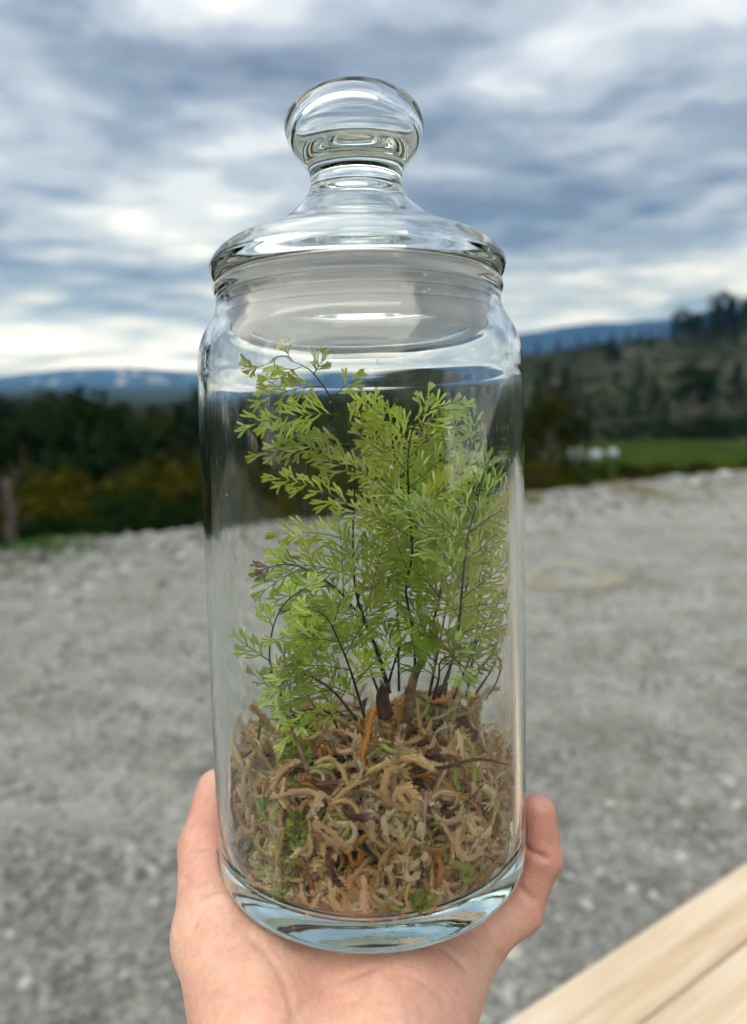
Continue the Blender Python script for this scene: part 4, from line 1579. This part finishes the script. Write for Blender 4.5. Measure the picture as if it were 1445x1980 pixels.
# ------------------------------------------------------------------ the hand
def make_hand():
    import openvdb
    vx = 0.0008
    lo = np.array([-0.080, -0.150, -0.082])
    hi = np.array([0.078, 0.104, 0.046])
    nxyz = np.ceil((hi - lo) / vx).astype(int)
    gx = (lo[0] + np.arange(nxyz[0]) * vx).astype(np.float32)
    gy = (lo[1] + np.arange(nxyz[1]) * vx).astype(np.float32)
    gz = (lo[2] + np.arange(nxyz[2]) * vx).astype(np.float32)
    D = np.full(nxyz, 0.03, np.float32)

    def sub(c_lo, c_hi):
        a = np.clip(((np.array(c_lo) - lo) / vx).astype(int), 0, nxyz)
        b = np.clip(((np.array(c_hi) - lo) / vx).astype(int) + 1, 0, nxyz)
        sl = tuple(slice(a[i], b[i]) for i in range(3))
        return sl, gx[sl[0]][:, None, None], gy[sl[1]][None, :, None], gz[sl[2]][None, None, :]

    def smin(sl, d, k_):
        o_ = D[sl]
        h = np.clip(0.5 + 0.5 * (o_ - d) / k_, 0, 1)
        D[sl] = o_ * (1 - h) + d * h - k_ * h * (1 - h)

    def cone(a, b, ra, rb, k_=0.005):
        a, b = np.array(a) * .001, np.array(b) * .001
        ra, rb = ra * .001, rb * .001
        m_ = max(ra, rb) + 0.022
        sl, X, Y, Z = sub(np.minimum(a, b) - m_, np.maximum(a, b) + m_)
        ab = b - a
        t_ = np.clip(((X - a[0]) * ab[0] + (Y - a[1]) * ab[1] + (Z - a[2]) * ab[2]) / (ab @ ab), 0, 1)
        d = np.sqrt((X - a[0] - t_ * ab[0]) ** 2 + (Y - a[1] - t_ * ab[1]) ** 2 + (Z - a[2] - t_ * ab[2]) ** 2) - (ra + t_ * (rb - ra))
        smin(sl, d, k_)

    def ell(c_, r_, rot=(0, 0, 0), k_=0.008):
        c_, r_ = np.array(c_) * .001, np.array(r_) * .001
        m_ = r_.max() + 0.02
        sl, X, Y, Z = sub(c_ - m_, c_ + m_)
        R_ = np.array(Matrix.Rotation(rot[2], 3, 'Z') @ Matrix.Rotation(rot[1], 3, 'Y') @ Matrix.Rotation(rot[0], 3, 'X'))
        x, y, z = X - c_[0], Y - c_[1], Z - c_[2]
        lx = x * R_[0, 0] + y * R_[1, 0] + z * R_[2, 0]
        ly = x * R_[0, 1] + y * R_[1, 1] + z * R_[2, 1]
        lz = x * R_[0, 2] + y * R_[1, 2] + z * R_[2, 2]
        q = np.sqrt((lx / r_[0]) ** 2 + (ly / r_[1]) ** 2 + (lz / r_[2]) ** 2)
        q2 = np.sqrt((lx / r_[0] ** 2) ** 2 + (ly / r_[1] ** 2) ** 2 + (lz / r_[2] ** 2) ** 2) + 1e-9
        smin(sl, (q * (q - 1) / q2).astype(np.float32), k_)

    # metacarpals and palm
    cone((-21, -78, -30), (-26, 14, -17), 13, 10.5, .010)
    cone((-12, -80, -32), (-5, 22, -16), 14, 10.5, .010)
    cone((-3, -80, -33), (16, 15, -18), 14, 10, .010)
    cone((-3, -76, -33), (30, -12, -25), 12, 10, .010)
    ell((-8, -26, -20), (36, 44, 15), (0, 0, 0), .012)
    # ball of the thumb, heel of the hand
    ell((-31, -50, -15), (14, 32, 16), (0, 0, math.radians(20)), .012)
    ell((4, -56, -18), (12.5, 32, 15), (0, 0, math.radians(-16)), .012)
    # wrist and forearm
    cone((-17, -84, -32), (-34, -190, -92), 16, 24, .012)
    cone((-7, -84, -34), (-14, -190, -96), 16, 23, .012)
    # thumb
    cone((-23, -72, -22), (-48, -24, -11), 13, 12.2, .008)
    cone((-48, -24, -11), (-57, 6, -1), 12, 9.6, .005)
    cone((-57.0, 6, -1), (-57.5, 24, 10), 9.4, 7.4, .003)
    # little finger
    cone((29, -12, -25), (48.5, -4, -19.5), 9.5, 7.3, .006)
    cone((48.5, -4, -19.5), (56.8, 0, -3.5), 7.0, 6.5, .003)
    cone((56.8, 0, -3.5), (56.6, 4, 9.8), 6.5, 5.9, .0025)
    # ring, middle, index behind the jar
    for ch in (((16, 15, -18), (43, 42, -15), (48, 39, 6), (47, 38, 17), 9.5, 8.2, 7.6, 6.8),
               ((-5, 22, -16), (9, 60, -16), (13, 80, -13), (14, 92, -7), 10, 8.6, 8.0, 7.2),
               ((-26, 14, -17), (-34, 51, -16), (-38, 72, -13), (-38, 82, -7), 10, 8.6, 7.8, 7.0)):
        a, b, c_, d_, r0, r1, r2, r3 = ch
        cone(a, b, r0, r1, .006)
        cone(b, c_, r1, r2, .003)
        cone(c_, d_, r2, r3, .003)

    # creases
    def crease(pts, depth, width):
        pts = [np.array(q) * .001 for q in pts]
        al = np.array(pts)
        sl, X, Y, Z = sub(al.min(0) - .006, al.max(0) + .006)
        best = None
        for a, b in zip(pts[:-1], pts[1:]):
            ab = b - a
            t_ = np.clip(((X - a[0]) * ab[0] + (Y - a[1]) * ab[1] + (Z - a[2]) * ab[2]) / (ab @ ab), 0, 1)
            d = (X - a[0] - t_ * ab[0]) ** 2 + (Y - a[1] - t_ * ab[1]) ** 2 + (Z - a[2] - t_ * ab[2]) ** 2
            best = d if best is None else np.minimum(best, d)
        D[sl] += depth * .001 * np.exp(-best / (width * .001) ** 2)

    def surf(px, py):
        """first hand point under a photo pixel"""
        d = (JI.to_3x3() @ ray_dir(px, py)).normalized()
        q = CAM_L + d * 0.10
        for _ in range(200):
            i = [int((q[a] - lo[a]) / vx) for a in range(3)]
            if all(0 <= i[a] < nxyz[a] for a in range(3)):
                dd = float(D[tuple(i)])
                if dd < 0.0002:
                    return np.array(q) * 1000
                q = q + d * max(dd * 0.8, 0.0004)
            else:
                q = q + d * 0.004
        return None

    def crease_px(pxs, depth, width):
        pts = [surf(*q) for q in pxs]
        pts = [q for q in pts if q is not None]
        if len(pts) > 1:
            crease(pts, depth, width)

    crease_px([(375, 1633), (395, 1634), (418, 1630)], 4.2, 1.2)
    crease_px([(372, 1592), (390, 1568), (408, 1546)], 1.8, 0.9)
    crease_px([(395, 1725), (415, 1718), (432, 1712)], 3.0, 1.1)
    crease_px([(372, 1795), (380, 1772), (398, 1748), (420, 1738)], 1.9, 1.0)
    crease_px([(1018, 1638), (1034, 1650), (1056, 1659)], 1.5, 0.9)
    crease_px([(1002, 1712), (1016, 1728), (1030, 1740)], 1.1, 0.9)
    crease_px([(945, 1782), (955, 1810), (966, 1835), (968, 1860)], 2.4, 1.1)
    crease_px([(860, 1828), (885, 1850), (905, 1868)], 2.4, 1.1)
    crease_px([(560, 1980), (600, 1930), (650, 1890), (720, 1870)], 1.6, 1.1)

    crease_px([(352, 1700), (372, 1706), (400, 1700), (420, 1694)], 1.2, 0.9)
    crease_px([(470, 1800), (520, 1845), (556, 1900), (570, 1975)], 0.7, 0.9)
    crease_px([(600, 1975), (640, 1945), (690, 1930)], 0.6, 0.8)
    crease_px([(790, 1880), (830, 1900), (868, 1935)], 0.8, 0.9)
    crease_px([(368, 1850), (392, 1840), (418, 1845)], 0.8, 0.8)

    # pressed flat where the glass bears on it
    rr = np.sqrt(gx[:, None] ** 2 + gy[None, :] ** 2)[:, :, None]
    zj = gz[None, None, :]
    rc = np.where(zj < 0.0046, 0.0503 - 0.0045 * (1 - np.clip(zj, 0, .0046) / 0.0046) ** 2.0, 0.0506)
    jar_d = np.maximum(rr - rc, 0.0000 - zj).astype(np.float32)
    D = np.maximum(D, -jar_d - 0.0 + 0.00015)
    g = openvdb.FloatGrid(0.03)
    g.copyFromArray(D)
    g.transform = openvdb.createLinearTransform(voxelSize=vx)
    P, Q = g.convertToQuads(isovalue=0.0)
    V = P + lo
    me = mesh_np('hand', V, Q, True)
    bm = bmesh.new()
    bm.from_mesh(me)
    for _ in range(2):
        bmesh.ops.smooth_vert(bm, verts=bm.verts, factor=0.5, use_axis_x=True, use_axis_y=True, use_axis_z=True)
    bmesh.ops.recalc_face_normals(bm, faces=bm.faces)
    bm.to_mesh(me)
    bm.free()
    me.polygons.foreach_set('use_smooth', np.ones(len(me.polygons), bool))
    co = np.empty(len(me.vertices) * 3)
    me.vertices.foreach_get('co', co)
    co = co.reshape(-1, 3) * 1000

    def near(c_, s):
        return np.exp(-((co - np.array(c_)) ** 2).sum(1) / s ** 2)

    pink = np.clip(0.95 * near((57, 2, 6), 14) + 0.8 * near((-57, 14, 4), 15) + .6 * near((52, -4, -16), 14) + 0.55 * near((-50, -8, -6), 15)
                   + 0.45 * near((18, -38, -6), 22) + 0.4 * near((-20, -58, -2), 14) + 0.35 * near((-45, -45, -12), 9), 0, 1)
    a = me.color_attributes.new('Col', 'FLOAT_COLOR', 'POINT')
    c4 = np.ones((len(co), 4), np.float32)
    c4[:, 0] = pink
    a.data.foreach_set('color', c4.ravel())
    m_, t_, o_ = new_mat('skin')
    pk = N(t_, 'ShaderNodeSeparateColor')
    L(t_, N(t_, 'ShaderNodeVertexColor', layer_name='Col').outputs[0], pk.inputs[0])
    cc = coords(t_)
    mott = math_node(t_, 'ADD', math_node(t_, 'MULTIPLY', noise(t_, cc, 70, 3, 0.6), 0.6), math_node(t_, 'MULTIPLY', noise(t_, cc, 420, 4, 0.65), 0.4))
    col_ = mixc(t_, ramp(t_, mott, [(0.35, (0, 0, 0)), (0.68, (1, 1, 1))]), (0.74, 0.50, 0.375), (0.58, 0.30, 0.235))
    col_ = mixc(t_, pk.outputs[0], col_, (0.55, 0.24, 0.185))
    b_ = principled(t_, o_, col_, 0.42, 0.42)
    b_.subsurface_method = 'RANDOM_WALK'
    b_.inputs['Subsurface Weight'].default_value = 0.2
    b_.inputs['Subsurface Radius'].default_value = (1.0, 0.35, 0.2)
    b_.inputs['Subsurface Scale'].default_value = 0.003
    vor = N(t_, 'ShaderNodeTexVoronoi', inp={'Scale': 1300.0}, feature='DISTANCE_TO_EDGE')
    L(t_, coords(t_, scale=(1, 0.55, 1)), vor.inputs['Vector'])
    hgt = math_node(t_, 'ADD', math_node(t_, 'MULTIPLY', vor.outputs['Distance'], 0.35), noise(t_, coords(t_, scale=(1.6, .5, 1.2)), 420, 3))
    bump(t_, b_, hgt, 0.42, 0.0007)
    sl_m, t2, o2 = new_mat('dark_sleeve')
    principled(t2, o2, ramp(t2, noise(t2, coords(t2), 260, 4), [(0.3, (0.020, 0.026, 0.040)), (0.7, (0.040, 0.048, 0.070))]), 0.85, 0.2)
    o = ob('hand', me, m_, label='open left hand holding the glass jar from below, palm up', cat='hand')
    o.matrix_world = JM
    mb_ = MB()
    P0, P1 = Vector((-16, -118, -52)) * .001, Vector((-40, -400, -200)) * .001
    pts = [P0.lerp(P1, k / 14) + Vector((0.002 * math.sin(k * 2.1), 0, 0.002 * math.cos(k * 1.7))) for k in range(15)]
    rad = [0.038, 0.0395, 0.039] + [0.041 + 0.0012 * k + 0.0015 * math.sin(k * 2.7) for k in range(12)]
    mb_.tube([pts[0].lerp(pts[1], .3)] + pts, [0.034] + rad, 40)
    mb_.build('sleeve', sl_m, o)


make_hand()

# ------------------------------------------------------------------ air
m, t, out = new_mat('air')
pv = N(t, 'ShaderNodeVolumePrincipled')
pv.inputs['Color'].default_value = (0.09, 0.36, 1.0, 1)
pv.inputs['Absorption Color'].default_value = (1, 1, 1, 1)
pv.inputs['Density'].default_value = 0.00018
pv.inputs['Anisotropy'].default_value = 0.2
L(t, pv.outputs[0], out.inputs['Volume'])
me = bpy.data.meshes.new('haze')
bm = bmesh.new()
bmesh.ops.create_cube(bm, size=1.0)
bm.to_mesh(me)
bm.free()
hz_o = ob('haze', me, m, label='pale blue air between here and the mountains', cat='haze', kind='stuff')
hz_o.scale = (11400, 11400, 560)
hz_o.location = (0, 0, 560 / 2 - 40)
